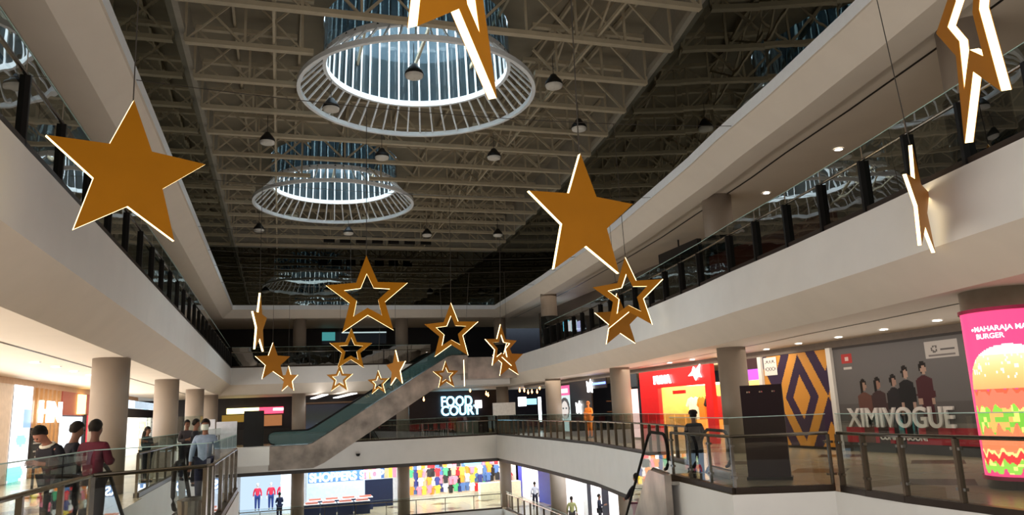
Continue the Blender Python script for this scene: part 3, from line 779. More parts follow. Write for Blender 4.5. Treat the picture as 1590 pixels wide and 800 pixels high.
# magenta sign and portrait poster
t = thing('portrait_poster', 'pale poster of a face under a magenta sign beside the third right column', 'poster', (0, 0, 0))
ya, yb = ry(870, 640), ry(888, 640)
def face(u, v):
    if v > .78: return (236, 90, 150) if not (.2 < u < .85 and .84 < v < .93) else (250, 235, 240)
    c = (205, 222, 220)
    if ell(u, v, .5, .5, .42, .24): c = (70, 60, 56)
    if ell(u, v, .5, .46, .3, .2): c = (216, 206, 198)
    if abs(v-.5) < .012 and (abs(abs(u-.5)-.14) < .07): c = (60, 70, 70)
    if ell(u, v, .5, .36, .1, .015): c = (150, 70, 80)
    return c
raster('printed_sheet', face, 30, 60, lambda u, v: Vector((RW-.06, ya+(yb-ya)*u, .25+v*2.6)), attr_mat('lit_print', .75), t)
strip('display_screen', 815, 843, .9, 2.6, emis('pale_screen', rgb(170, 200, 215), .8), lab='pale lit display between the far right columns', cat='screen') if False else None
# ------------------------------------------------------------------ rear facades
YB = 57.5
def bx_(px, py=640, Y=YB): return at_y(px, py, Y)
def rbox(name, px0, px1, z0, z1, m, Y=YB, d=.15, par=None, lab=None, cat=None, group=None):
    a = at_y(px0, 640, Y).x; b = at_y(px1, 640, Y).x
    o = MB().box((a, Y, z0), (b, Y+d, z1)).build(name, m, par)
    if lab: tag(o, lab, cat, group)
    return o
m = MB(); m.box((-9, YB+.06, 0), (17, YB+.3, ZC)); struct(m, 'wall_rear', darkw)
m = MB(); m.box((-9, YB+.5, Z2), (17, YB+.7, 8.1)); struct(m, 'wall_rear_upper', mat('charcoal_wall', rgb(26, 26, 30), .4))
m = MB(); m.box((-9, YB+3.0, -4.78), (17, YB+3.2, -1.5)); struct(m, 'wall_rear_lower', whitew)
t = thing('food_court_sign', 'blue-white neon sign reading FOOD COURT on a dark wall', 'sign', (0, YB, 0))
neon = emis('ice_blue_neon', rgb(150, 225, 255), 3.0)
a = bx_(685, 631); b = bx_(733, 631); text('FOOD', 1.05, neon, (a.x, -.05, bx_(700, 631).z), (1, 0, 0), VZ, t, 'upper_lettering', .04, width=b.x-a.x, bold=.02)
a = bx_(685, 645); b = bx_(746, 644); text('COURT', 1.0, neon, (a.x, -.05, bx_(700, 645).z), (1, 0, 0), VZ, t, 'lower_lettering', .04, width=b.x-a.x, bold=.02)
a = bx_(738, 640); MB().box((a.x, -.1, bx_(738, 634).z), (bx_(748, 640).x, 0, bx_(738, 622).z)).build('white_panel', emis('white_panel', (1, .97, .95), 3), t)
rbox('menu_screen', 806, 818, 1.85, 2.55, emis('white_screen', (.9, .95, 1), 2.5), lab='small white lit menu screen right of the far column', cat='screen')
rbox('menu_screen', 819, 834, 1.95, 2.4, emis('cyan_screen', (.25, .6, .8), 1.5), lab='small cyan and pink menu screen right of the white one', cat='screen')
rbox('wall_light', 837, 841, .6, 2.5, emis('white_screen', (.9, .95, 1), 2.5), lab='narrow white vertical light panel at the far right corner', cat='wall light')
t = thing('video_wall', 'large dark blue screen in a tan frame left of the escalator', 'screen', (0, YB, 0))
a = bx_(475, 640).x; b = bx_(562, 640).x
raster('screen', lambda u, v: (20+30*(1-v), 22+36*(1-v), 34+90*max(0, .6-v)*(1-u)) if True else 0, 20, 20, lambda u, v: Vector((a+(b-a)*u, -.02, .35+v*2.2)), attr_mat('lit_print_dim', .8), t)
f = MB(); f.box((a-.12, -.05, .2), (a, .05, 2.72)); f.box((a-.12, -.05, 2.6), (b, .05, 2.72)); f.build('frame', mat('tan_frame', rgb(120, 95, 75), .5), t)
t = thing('restaurant_counter', 'fast food counter with yellow and red lit sign band at the far left', 'counter', (0, YB, 0))
def rb2(px0, px1, z0, z1, m, nm, yy=-.1): a = bx_(px0).x; b = bx_(px1).x; return MB().box((a, yy, z0), (b, yy+.1, z1)).build(nm, m, t)
rb2(352, 402, 2.12, 2.5, emis('yellow_sign', (1, .85, .35), 2.5), 'yellow_sign'); rb2(402, 440, 2.05, 2.5, emis('red_sign', (1, .06, .12), 1.6), 'red_sign')
rb2(424, 440, 2.25, 2.42, emis('white_sign_light2', (1, .9, .9), 2), 'sign_lettering', -.15); rb2(345, 400, 1.55, 2.05, mat('menu_board', rgb(110, 90, 40), .5, emit=.3, ecol=rgb(180, 140, 50)), 'menu_board')
rb2(402, 438, 1.2, 1.95, mat('brown_menu', rgb(120, 80, 50), .5, emit=.35, ecol=rgb(200, 130, 80)), 'menu_board'); rb2(345, 450, 0, 1.0, mat('black_counter', rgb(40, 38, 38), .3), 'counter_front', -.8)
# strip lights in the rear ceiling
for p0, p1, w in (((486, 619), (505, 613), 'left'), ((521, 618), (550, 611), 'right')):
    a = at_z(*p0, 2.95); b = at_z(*p1, 2.95)
    tag(MB().bar(a, b, .35, .06).build('light_bar', emis('bright_bar', (1, .97, .95), 1.8)), w+' slanting white light bar under the ceiling beside the big dark screen', 'light')
# warm bulbs
for k, (px, py) in enumerate(((730, 607), (755, 612), (758, 614), (772, 611), (807, 607), (814, 607), (820, 610), (826, 609), (834, 609), (838, 603), (658, 621))):
    q = at_y(px, py, 54.5)
    o = MB().lathe([(.001, -.12), (.05, -.05), (.07, 0), (.05, .05), (.03, .12), (.03, .2)], n=10).build('light_bulb', emis('amber_bulb', (1, .42, .14), 6)); o.location = q; MB().tube([(0, 0, .18), (0, 0, ZC-q.z)], .01, 5).build('cord', black, o)
    tag(o, 'warm round bulb hanging under the food court ceiling', 'light bulb', 'bulbs of the food court')
# red chairs and tables in the food court
def chair_parts(t, m):
    MB().box((-.22, -.22, .43), (.22, .22, .47)).build('seat', m, t); MB().box((-.22, .2, .5), (.22, .24, .9)).build('backrest', m, t)
    for sx in (-1, 1):
        for sy in (-1, 1): MB().bar((sx*.19, sy*.19, 0), (sx*.19, sy*.19, .43 if sy < 0 else .55), .03).build('leg', steel, t)
redch = mat('red_chair', rgb(170, 24, 36), .4)
c0 = None
for k in range(7):
    px = 640+k*10; q = at_y(px, 660, 52.6+(k % 3)*1.1)
    if c0 is None:
        c0 = thing('dining_chair', 'red cafe chair behind the far railing', 'chair', (q.x, q.y, 0), 0, 'red chairs of the food court'); chair_parts(c0, redch)
    else: dup(c0, (q.x, q.y, 0), .5*k)
rbox('serving_counter', 712, 742, 0, .95, mat('pale_green_counter', rgb(150, 158, 148), .4), Y=53.5, d=.8, lab='pale grey-green serving counter below the FOOD COURT sign', cat='counter')
t = thing('notice_stand', 'white notice board on a slim frame in front of the far column', 'notice board', (bx_(783, 650, 51.0).x, 50.95, 0))
MB().box((-.8, -.03, 1.25), (.8, .03, 2.1)).build('board', whitew, t)
for s in (-.7, .7): MB().box((s-.03, -.03, 0), (s+.03, .03, 1.3)).build('leg', steel, t)
# upper floor rear: dim shop windows
q0 = at_y(500, 520, YB+.4)
t = thing('display_window', 'dim teal lit window high on the far upper floor behind the largest open star', 'shop window', (0, YB+.45, 0))
a = at_y(500, 535, YB+.4); b = at_y(600, 515, YB+.4)
raster('window_pane', lambda u, v: (60, 130, 130) if u < .2 and v > .3 else ((180, 200, 200) if v > .9 and u > .3 else (12, 16, 20)), 20, 10, lambda u, v: Vector((a.x+(b.x-a.x)*u, 0, a.z+(b.z-a.z)*v)), attr_mat('lit_print', .75), t)
# upper floor right wall
m = MB(); m.box((17.2, 4, Z2), (17.4, 50, 8.12)); struct(m, 'wall_upper_right', mat('taupe_wall', rgb(96, 84, 74), .6))
m = MB(); m.box((-8.6, 4, Z2), (-8.4, 50, 8.12)); struct(m, 'wall_upper_left', mat('taupe_wall', rgb(96, 84, 74), .6))
for px, w, cc in ((880, 'cyan', (120, 220, 255)), (887, 'white', (255, 240, 250)), (892, 'pale', (230, 245, 255)), (902, 'lilac', (210, 200, 255))):
    q = at_x(px, 506, 17.2); MB1 = MB().box((q.x-.08, q.y-.45, q.z-.3), (q.x, q.y+.45, q.z+.3)).build('lit_sign', emis('sign_'+w, rgb(*cc), 1.6))
    tag(MB1, 'small '+w+' lit panel far along the upper right gallery', 'sign')
tag(MB().box((12.45, 14.5, Z2), (12.6, 20.0, Z2+1.05)).build('planter_screen', mat('rust_red_panel', rgb(120, 44, 30), .5)), 'low rust red partition standing behind the upper right railing', 'partition')
q = at_x(1055, 397, 15.5)
t = thing('hanging_banner', 'black sign box under the ceiling of the upper right gallery beside a column', 'sign', (q.x, q.y, q.z)); MB().box((-.1, -1.6, -.25), (.1, 1.6, .35)).build('sign_box', black, t); MB().bar((0, 0, .35), (0, 0, 8.12-q.z), .05).build('hanger', black, t)
# ------------------------------------------------------------------ left shops on the middle floor
def ly(px, py=640): return at_x(px, py, LWX).y
m = MB(); m.box((LWX-.2, 3, 3.0), (LWX, 50, ZC)); struct(m, 'trim_17', mat('tan_bulkhead', rgb(196, 160, 130), .5))
y_a, y_b, y_c, y_d, y_e = ly(18), ly(48), ly(96), ly(146), ly(205)
m = MB(); m.box((LWX-.2, 3, 0), (LWX, y_a, 3.0)); struct(m, 'wall_shop_left', mat('cream_stone', rgb(214, 196, 180), .4))
t = thing('bright_shop', 'blazing white shopfront with faint turquoise and blue shapes at far left', 'shop', (LWX, y_a, 0)); w = y_b-y_a
def glow(u, v):
    if ell(u, v, .55, .42, .28, .06) or ell(u, v, .3, .08, .5, .08): return (120, 235, 225)
    if .6 < u < .98 and .56 < v < .74: return (110, 140, 235)
    return (250, 250, 252)
raster('lit_window', glow, 24, 40, lambda u, v: Vector((.02, w*u, v*3.0)), attr_mat('shop_glow', 1.6), t)
t = thing('slatted_shop', 'shopfront of gold vertical slats with a white lit letter sign', 'shop', (LWX, y_b, 0)); w = y_c-y_b
MB().quad((-.4, 0, 0), (-.4, w, 0), (-.4, w, 3), (-.4, 0, 3)).build('back_wall', emis('cream_glow', rgb(255, 236, 205), 1.3), t)
for k in range(7):
    MB().box((-.15, w*k/7+.1, 0), (0, w*k/7+w/14+.05, 3.0)).build('slat', mat('gold_slat', rgb(186, 142, 96), .4, metal=.2), t)
text('HN', 1.0, wl, (.1, w*.12, 1.85), (0, 1, 0), VZ, t, 'sign_lettering', .04, width=w*.7, bold=.03)
t = thing('red_brown_shop', 'shopfront with a red-brown wall, amber lantern and a white doorway', 'shop', (LWX, y_c, 0)); w = y_d-y_c
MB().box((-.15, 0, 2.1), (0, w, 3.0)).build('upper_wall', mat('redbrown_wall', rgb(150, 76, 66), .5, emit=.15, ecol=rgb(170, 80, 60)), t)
MB().box((-.15, 0, 0), (-.05, w*.7, 2.05)).build('doorway', emis('white_doorway', rgb(235, 245, 255), 1.5), t)
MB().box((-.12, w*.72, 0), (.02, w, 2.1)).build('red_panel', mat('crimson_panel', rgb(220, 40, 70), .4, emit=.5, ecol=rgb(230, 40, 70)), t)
MB().box((.0, w*.42, 2.15), (.12, w*.6, 2.95)).build('lantern', emis('amber_lantern', (1, .65, .18), 3), t)
MB().box((-.1, w*.66, 0), (.05, w*.72, 2.15)).build('door_frame', black, t)
y_f = ly(245)
t = thing('white_shop', 'shopfront with dark sign band and white-orange lit window beyond the nearest left column', 'shop', (LWX, y_d, 0)); w = y_f-y_d
MB().box((-.1, 0, 2.05), (.02, w, 2.55)).build('sign_band', mat('navy_band', rgb(26, 26, 48), .4), t)
MB().box((-.1, 0, 2.55), (0, w, 3.0)).build('upper_band', emis('cool_band', rgb(220, 240, 255), 1.1), t)
def win2(u, v):
    if u > .86: return (46, 32, 36)
    if .62 < u < .74 and v < .9: return (235, 160, 60)
    if u < .1: return (120, 124, 126)
    return (250, 244, 232)
raster('lit_window', win2, 40, 20, lambda u, v: Vector((0, w*u, v*2.05)), attr_mat('shop_glow', 1.6), t)
t = thing('far_left_shops', 'run of small bright shopfronts with dark sign bands glimpsed between the left columns', 'shop', (LWX, y_f, 0)); w = 49-y_f
def win3(u, v):
    k = int(u*9)
    if v > .86: return (30, 26, 34)
    return [(120, 215, 235), (245, 245, 250), (200, 190, 180), (255, 240, 220), (60, 50, 60)][k % 5]
raster('lit_window', win3, 36, 14, lambda u, v: Vector((0, w*u, v*3)), attr_mat('shop_glow_dim', .9), t)
# easel board
q = at_x(54, 700, -5.2)
t = thing('sign_stand', 'black price board standing before the white shopfront at left', 'sign', (-5.6, at_x(54, 700, -5.6).y, 0))
MB().box((-.03, -.42, .7), (.03, .42, 1.62)).build('board', black, t)
bd = MB()
for k, (z, wd) in enumerate(((1.42, .16), (1.3, .28), (1.24, .3), (1.05, .26), (.92, .12))): bd.box((.03, -wd, z), (.04, wd, z+.035 if k != 1 else z+.08))
bd.build('printed_lines', mat('white_letters', rgb(225, 220, 216), .5), t)
MB().box((-.02, -.04, 0), (.02, .04, .7)).build('post', black, t); MB().box((-.25, -.25, 0), (.25, .25, .03)).build('foot', black, t)
# kiosks near the landing
t = thing('display_case', 'white and glass display case beyond the man in blue', 'display case', (-4.3, 38, 0))
MB().box((-1.3, -.6, 0), (.9, .6, .95)).build('cabinet', whitew, t); MB().box((-1.3, -.6, .95), (.9, .6, 1.9)).build('glass_top', clearglass, t)
for p0, p1, z1, w in ((308, 334, 1.75, 'left'), (336, 368, 1.6, 'right')):
    a = at_y(p0, 660, 44.5); b = at_y(p1, 660, 44.5)
    tag(MB().box((a.x, 44.5, 0), (b.x, 44.62, z1)).add([(a.x, 44.45, z1-.06), (b.x, 44.45, z1-.06), (b.x, 44.45, z1), (a.x, 44.45, z1)], [(0, 1, 2, 3)]).build('partition_panel', mat('grey_white_panel', rgb(186, 186, 190), .5)), w+' of two pale waist-high partition panels behind the man in blue', 'partition')
tag(MB().box((-1.95, 46.9, .14), (-.85, 47.15, 2.15)).build('display_board', mat('black_board', rgb(24, 26, 28), .4)), 'tall black board standing at the foot of the long escalator', 'board')
tag(MB().lathe([(.001, -.14), (.1, -.1), (.14, 0), (.14, .04), (.001, .04)], (bx_(556, 700, 50.2).x, 50.2, -.75), n=14).build('security_camera', black), 'small black dome camera on the white slab edge under the escalator', 'security camera')
# litter bin
t = thing('litter_bin', 'round brushed steel litter bin by the lower left railing', 'litter bin', (-1.2, 12.55, 0))
MB().lathe([(.01, 0), (.21, 0), (.21, .42), (.01, .42)], n=28).build('body', steel, t); MB().lathe([(.2, .42), (.22, .42), (.22, .46), (.12, .5), (.12, .44)], n=28).build('rim', steel, t)
# recessed downlights
dl = None
def downlight(x, y, z, lab, group):
    global dl
    if dl is None:
        dl = thing('ceiling_downlight', lab, 'downlight', (x, y, z), 0, group)
        MB().lathe([(.13, 0), (.13, -.02), (.1, -.02), (.1, 0)], n=20).build('trim_ring', white, dl)
        MB().lathe([(.1, -.01), (.001, -.01)], n=20).build('lens', emis('downlight_lens', (1, .93, .82), 12), dl)
    else: dup(dl, (x, y, z), label=lab, group=group)
for px, py in ((54, 562), (87, 569), (115, 576), (140, 582)):
    q = at_z(px, py, ZC); downlight(q.x, q.y, ZC-.005, 'round recessed downlight in the left walkway ceiling', 'downlights left')
for px, py in ((1190, 542), (1240, 533), (1302, 523), (1372, 511), (1455, 497), (1040, 563), (1075, 558)):
    q = at_z(px, py, ZC); downlight(q.x, q.y, ZC-.005, 'round recessed downlight in the right walkway ceiling', 'downlights right')
for px, py in ((1302, 231), (1190, 299)):
    q = at_z(px, py, 8.12); downlight(q.x, q.y, 8.11, 'round recessed downlight in the upper right gallery ceiling', 'downlights upper right')
# ------------------------------------------------------------------ burger column with screen
bc = Vector((11.6, 9.8)); fa = math.atan2(-bc.y, -bc.x)
t = thing('advert_column', 'thick polished steel column wrapped by a lit screen showing a burger on pink', 'column', (bc.x, bc.y, 0))
MB().lathe([(.01, 0), (.6, 0), (.6, 3.75), (.01, 3.75)], n=48).build('steel_shaft', mat('mirror_steel', rgb(190, 186, 180), .08, metal=1, noise=.05), t)
for p in t.children: p.data.polygons.foreach_set('use_smooth', [abs(f_.normal.z) < .5 for f_ in p.data.polygons])
def hsh(a, b): v = math.sin(a*127.1+b*311.7)*43758.5; return v-math.floor(v)
def burger(u, v):
    x = (u-.5)*2.0; wob = .012*math.sin(x*23)+.01*math.sin(x*41+1)
    if v < .012 or v > .99: return (225, 60, 110)
    c = (228, 62, 112)
    e = 1-(x/.84)**2
    top = .54+.25*math.sqrt(max(0, e))
    if abs(x) < .86:
        if .52 < v < top:
            g = (v-.52)/.27; c = (236, int(150+70*g), int(95+110*g*g))
            if g > .78: c = (255, 250, 242)
            if .25 < g < .9 and hsh(int(u*70), int(v*60)) > .86: c = (255, 240, 205)
        elif .505 < v+wob <= .53: c = (196, 84, 56)
        elif .41 < v+wob <= .51: c = (238, 106, 80)
        elif .28 < v+wob*1.8 <= .42: c = (120, 185, 60) if hsh(int(u*24), int(v*34)) > .42 else ((240, 170, 90) if hsh(int(u*9), 3) > .5 else (222, 222, 110))
        elif .15 < v+wob <= .29: c = (238, 122, 80)
        elif .13 < v+wob <= .155: c = (250, 220, 130)
        elif .085 < v+wob <= .135: c = (226, 50, 52)
        elif .02 < v+wob*1.5 <= .09: c = (140, 195, 70) if hsh(int(u*26), int(v*50)) > .4 else (244, 226, 120)
        if abs(x-.28) < .07 and .26 < v < .40 and v < .40-(abs(x-.28)): c = (215, 110, 200)
    return c
def cyl(u, v, r=.625): a = fa-(u-.5)*2.75*-1; return Vector((r*math.cos(a), r*math.sin(a), .2+v*2.62))
raster('lit_screen', burger, 150, 130, cyl, attr_mat('screen_glow', 1.15), t)
f = MB(); f.lathe([(.6, .14), (.65, .14), (.65, .2), (.6, .2)], n=48); f.lathe([(.6, 2.82), (.65, 2.82), (.65, 2.88), (.6, 2.88)], n=48); f.build('screen_rims', mat('pink_rim', rgb(190, 60, 100), .3, metal=.5), t)
def wrap_text(s, size, u0, z, r=.632):
    o = text(s, size, emis('screen_white', (1, 1, 1), 1.3), (0, 0, 0), (1, 0, 0), (0, 1, 0), t, 'screen_lettering', .001, bold=.002)
    for vtx in o.data.vertices:
        a = fa+(u0-.5)*2.75+vtx.co.x/r; zz = z+vtx.co.y; rr = r+vtx.co.z
        vtx.co = (rr*math.cos(a), rr*math.sin(a), zz)
wrap_text('MAHARAJA MAC', .115, .235, 2.5); wrap_text('BURGER', .115, .245, 2.38); wrap_text('\u2022', .16, .2, 2.48)
# ------------------------------------------------------------------ ground floor shops
t = thing('department_store', 'brightly lit department store reading SHOPPERS STOP on the ground floor', 'shop', (0, YB, 0))
a = bx_(478, 760, YB).x; b = bx_(566, 760, YB).x; c_ = bx_(605, 760, YB).x
coolw = mat('cool_white_wall', rgb(225, 235, 245), .5)
MB().quad((a, 2.9, -4.78), (c_, 2.9, -4.78), (c_, 2.9, -1.5), (a, 2.9, -1.5)).build('back_wall', coolw, t)
MB().quad((a, -.5, -1.62), (c_, -.5, -1.62), (c_, 2.9, -1.62), (a, 2.9, -1.62)).build('ceiling_light', coollight, t)
MB().box((a, -.02, -2.9), (bx_(564).x, .06, -1.5)).build('sign_band', mat('pale_blue_band', rgb(70, 110, 160), .5), t)
bs = emis('bright_sign', (.9, .96, 1), 4)
text('SHOPPERS STOP', .8, bs, (bx_(480, 760).x, -.1, at_y(540, 745, YB).z), (1, 0, 0), VZ, t, 'sign_lettering', .04, width=bx_(596, 760).x-bx_(480, 760).x, bold=.02)
# display tables in the store
tb = None
for k in range(8):
    px = 484+(k % 4)*26+5*(k//4); q = at_y(px, 770, 54.0+(k//4)*2.2)
    if tb is None:
        tb = thing('display_table', 'low cosmetics display counter in the bright ground-floor store', 'display table', (q.x, q.y, -4.78), 0, 'display counters of the bright store')
        MB().box((-.5, -.35, .0), (.5, .35, .8)).build('counter', mat('navy_counter', rgb(36, 44, 70), .3), tb); MB().box((-.5, -.35, .8), (.5, .35, .84)).build('top', whitew, tb)
        MB().box((-.4, -.2, .84), (.4, .2, .95)).build('product_tray', mat('product_mix', rgb(190, 110, 90), .3, noise=.5, scale=30), tb)
    else: dup(tb, (q.x, q.y, -4.78))
tag(MB().box((bx_(566).x, YB-.3, -4.78), (bx_(608).x, YB, -2.9)).build('window_plinth', mat('navy_plinth', rgb(22, 32, 56), .4)), 'dark navy window plinth right of the bright store entrance', 'display plinth')
for k in range(8):
    hang((bx_(568).x+.29*k, YB-.1, -2.85), 0, ('pink', 'tan', 'pink', 'white', 'denim', 'tan', 'yellow', 'pink')[k], 'clothes above the navy plinth', 'garment hanging above the dark navy window plinth', .3, 1.2)
# colourful shop
t = thing('clothing_shop', 'ground-floor clothing shop with walls crowded by multicoloured clothes', 'shop', (0, YB, 0))
a = bx_(636, 760).x; b = bx_(811, 760).x
MB().quad((a, 1.5, -4.78), (b, 1.5, -4.78), (b, 1.5, -1.5), (a, 1.5, -1.5)).build('back_wall', mat('warm_white_wall', rgb(248, 240, 225), .5), t)
MB().quad((a, -1.0, -1.6), (b, -1.0, -1.6), (b, 1.5, -1.6), (a, 1.5, -1.6)).build('ceiling_light', emis('bright_shop_light', (1, .97, .9), 7), t)
MB().box((a+5, -1.3, -4.78), (b-.5, -.6, -3.6)).build('cash_counter', mat('cream_counter', rgb(245, 235, 200), .4), t)
tg = thing('wall_sign', 'blue glowing oval sign over the colourful clothing shop', 'sign', (bx_(736, 728).x, YB+.3, -2.2))
MB().prism([(.7*math.cos(i*PI/8), .28*math.sin(i*PI/8)) for i in range(16)], (0, .08, 0), (0, 0, 0), (1, 0, 0), (0, 0, 1)).build('panel', emis('blue_oval', (.25, .6, 1), 2), tg)
gn = [g[0] for g in gcols]
for r_ in range(4):
    for k in range(24):
        x = a+.3+(b-a-.6)*k/24+random.uniform(-.08, .08)
        hang((x, YB+1.2+.1*(k % 2), -2.45-.62*r_+random.uniform(-.08, .08)), random.uniform(-.3, .3), random.choice(gn), 'clothes on the wall of the colourful shop', 'garment among many on the wall of the colourful clothing shop', .34, .62)
# ground floor right: white windows between blue panels
GX = 17.6
def gy(px, py=750): return at_x(px, py, GX).y
t = thing('white_window_shop', 'white lit shop windows with royal blue panels on the ground floor right', 'shop', (GX, 0, 0))
ys = [gy(p) for p in (806, 812, 837, 856, 880, 905, 912, 918, 934, 945, 1000)]
for i, mm in enumerate([bluew, 'w', bluew, None, 'w', None, mat('navy_plinth', (0, 0, 0)), 'w', mat('navy_plinth', (0, 0, 0)), 'w']):
    if mm is None: mm = whitew
    if mm == 'w': mm = emis('window_glow', rgb(250, 240, 240), 1.35)
    MB().box((-.05, min(ys[i], ys[i+1]), -4.78), (.05, max(ys[i], ys[i+1]), -1.5)).build('window_bay', mm, t)
m = MB(); m.box((GX+.1, 5, -4.78), (GX+.2, 52, -1.5)); struct(m, 'wall_shop_lower', whitew)
# ground floor left block
t = thing('fashion_window', 'cool white shop window with red and blue mannequins on the ground floor left', 'shop window', (0, YB, 0))
a = bx_(372, 760).x; b = bx_(452, 760).x
MB().quad((a, 1.2, -4.78), (b, 1.2, -4.78), (b, 1.2, -1.5), (a, 1.2, -1.5)).build('back_wall', emis('cool_back_wall', rgb(190, 212, 235), .8), t)
MB().quad((a, -.2, -1.6), (b, -.2, -1.6), (b, 1.2, -1.6), (a, 1.2, -1.6)).build('ceiling_light', coollight, t)
MB().box((b-.7, -.3, -4.78), (b, .2, -1.5)).build('side_pier', coolw, t)

# ------------------------------------------------------------------ people
def skin_obj(name, joints, edges, m, parent, root=0, sub=2):
    bm = bmesh.new(); lay = bm.verts.layers.skin.verify(); vs = []
    for p, r in joints:
        v = bm.verts.new(p); v[lay].radius = (r, r) if not isinstance(r, tuple) else r; vs.append(v)
    vs[root][lay].use_root = True
    for a, b in edges: bm.edges.new((vs[a], vs[b]))
    me = bpy.data.meshes.new(name); bm.to_mesh(me); bm.free(); me.materials.append(m)
    o = bpy.data.objects.new(name, me); COL.objects.link(o); o.parent = parent
    s = o.modifiers.new('Skin', 'SKIN'); s.use_smooth_shade = True; s.branch_smoothing = .4
    u = o.modifiers.new('Subdivision', 'SUBSURF'); u.levels = sub; u.render_levels = sub
    return o
def person(lab, loc, rz, h=1.68, shirt=(60, 60, 66), pants=(30, 32, 40), hair=(18, 15, 14), skinc=(120, 82, 62), arms='down', lean=0, nod=0, longhair=False, mask=None, cap=False, stride=0, sleeves=True, name='person', cat='person', group=None, extra=None):
    t = thing(name, lab, cat, loc, rz, group); k = h/1.72
    sk = mat('skin_%d_%d_%d' % skinc, rgb(*skinc), .55); sm = mat('cloth_%d_%d_%d' % shirt, rgb(*shirt), .8, noise=.1, scale=15); pm = mat('cloth_%d_%d_%d' % pants, rgb(*pants), .8, noise=.1, scale=15)
    hm = mat('hair_%d_%d_%d' % hair, rgb(*hair), .5, noise=.2, scale=30)
    # local frame: faces -Y
    def L(x, y, z):      # lean the torso forward above the hips
        if z > .92 and lean:
            a = lean*(z-.92)/.5 if z < 1.42 else lean
            dz = z-.92; y2 = y*math.cos(a)-dz*math.sin(a); z2 = .92+dz*math.cos(a)+y*math.sin(a)*0; return Vector((x, y2, z2))*k
        return Vector((x, y, z))*k
    J = {}
    J['pel'] = (L(0, 0, .94), .125); J['wai'] = (L(0, 0, 1.08), .115); J['che'] = (L(0, .0, 1.28), .128); J['nb'] = (L(0, .01, 1.43), .07)
    nk = L(0, .0, 1.50); hd = L(0, -.01, 1.60)
    if nod:
        nk = nk+Vector((0, -.02, 0))*k; hd = nk+Vector((0, -math.sin(nod)*.11, math.cos(nod)*.1))*k
    up = (hd-nk).normalized(); fw = Vector((0, -up.z, up.y))
    J['nk'] = (nk, .052); J['jaw'] = (nk+up*.045*k+fw*.025*k, .062); J['hd'] = (nk+up*.125*k, .092); J['tp'] = (nk+up*.19*k, .075)
    J['nose'] = (nk+up*.10*k+fw*.105*k, .014)
    for s, n in ((-1, 'r'), (1, 'l')):
        J['hip'+n] = (L(s*.09, 0, .90), .088); st = stride*s
        J['kn'+n] = (L(s*.10, -.02-st*.5, .50), .06); J['an'+n] = (L(s*.105, .03+st*-.9+(.04 if st > 0 else 0), .09), .04); J['to'+n] = (L(s*.115, -.13-st*.9, .035), .032)
        J['sh'+n] = (L(s*.165, .01, 1.38), .058)
        if arms == 'down' or (arms == 'one' and s < 0): el, wr, ha = (.235, .03, 1.13), (.25, -.04, .90), (.25, -.06, .82)
        elif arms in ('phone', 'one'): el, wr, ha = (.22, -.02, 1.13), (.12, -.26, 1.16), (.07, -.33, 1.18)
        elif arms == 'rail': el, wr, ha = (.25, -.12, 1.14), (.16, -.34, 1.05), (.13, -.42, 1.04)
        else: el, wr, ha = (.25, -.02, 1.13), (.26, -.22, 1.02), (.25, -.30, 1.0)
        J['el'+n] = (L(s*el[0], el[1], el[2]), .042); J['wr'+n] = (L(s*wr[0], wr[1], wr[2]), .029); J['ha'+n] = (L(s*ha[0], ha[1], ha[2]), .034)
        hv = J['ha'+n][0]; dv = (hv-J['wr'+n][0]).normalized(); sv = dv.cross(Vector((0, 1, 0)) if abs(dv.y) < .7 else Vector((1, 0, 0))).normalized()
        for i in range(4):
            ofs = sv*(i-1.5)*.02*k; ln = (.062, .074, .07, .055)[i]*k
            J['f%d%s' % (i, n)] = (hv+dv*.035*k+ofs, .009); J['g%d%s' % (i, n)] = (hv+dv*(.035*k+ln*.55)+ofs, .008); J['h%d%s' % (i, n)] = (hv+dv*(.035*k+ln*.85)+ofs+fw*.02*k, .007)
        J['t0'+n] = (hv-dv*.01*k-sv*.035*k, .01); J['t1'+n] = (hv+dv*.03*k-sv*.06*k, .009)
    def mk(names, eds, scale, m, nm, root, add=0):
        idx = {n_: i for i, n_ in enumerate(names)}
        return skin_obj(nm, [(J[n_][0], J[n_][1]*k*scale+add) for n_ in names], [(idx[a_], idx[b_]) for a_, b_ in eds], m, t, idx[root])
    E = [('pel', 'wai'), ('wai', 'che'), ('che', 'nb'), ('nb', 'nk'), ('nk', 'jaw'), ('jaw', 'hd'), ('hd', 'tp'), ('jaw', 'nose')]
    for n in 'rl':
        E += [('pel', 'hip'+n), ('hip'+n, 'kn'+n), ('kn'+n, 'an'+n), ('an'+n, 'to'+n), ('che', 'sh'+n), ('sh'+n, 'el'+n), ('el'+n, 'wr'+n), ('wr'+n, 'ha'+n), ('ha'+n, 't0'+n), ('t0'+n, 't1'+n)]
        for i in range(4): E += [('ha'+n, 'f%d%s' % (i, n)), ('f%d%s' % (i, n), 'g%d%s' % (i, n)), ('g%d%s' % (i, n), 'h%d%s' % (i, n))]
    names = []
    for a_, b_ in E:
        for q in (a_, b_):
            if q not in names: names.append(q)
    mk(names, E, 1, sk, 'body', 'pel')
    J['shem'] = (L(0, 0, .86), .135)
    SE = [('shem', 'pel'), ('pel', 'wai'), ('wai', 'che'), ('che', 'nb')]
    for n in 'rl':
        SE += [('che', 'sh'+n), ('sh'+n, 'el'+n)]
        if sleeves: SE += [('el'+n, 'wr'+n)]
    sn = []
    for a_, b_ in SE:
        for q in (a_, b_):
            if q not in sn: sn.append(q)
    mk(sn, SE, 1.08, sm, 'shirt', 'che', .012)
    PE = []
    for n in 'rl': PE += [('pel', 'hip'+n), ('hip'+n, 'kn'+n), ('kn'+n, 'an'+n)]
    pn = []
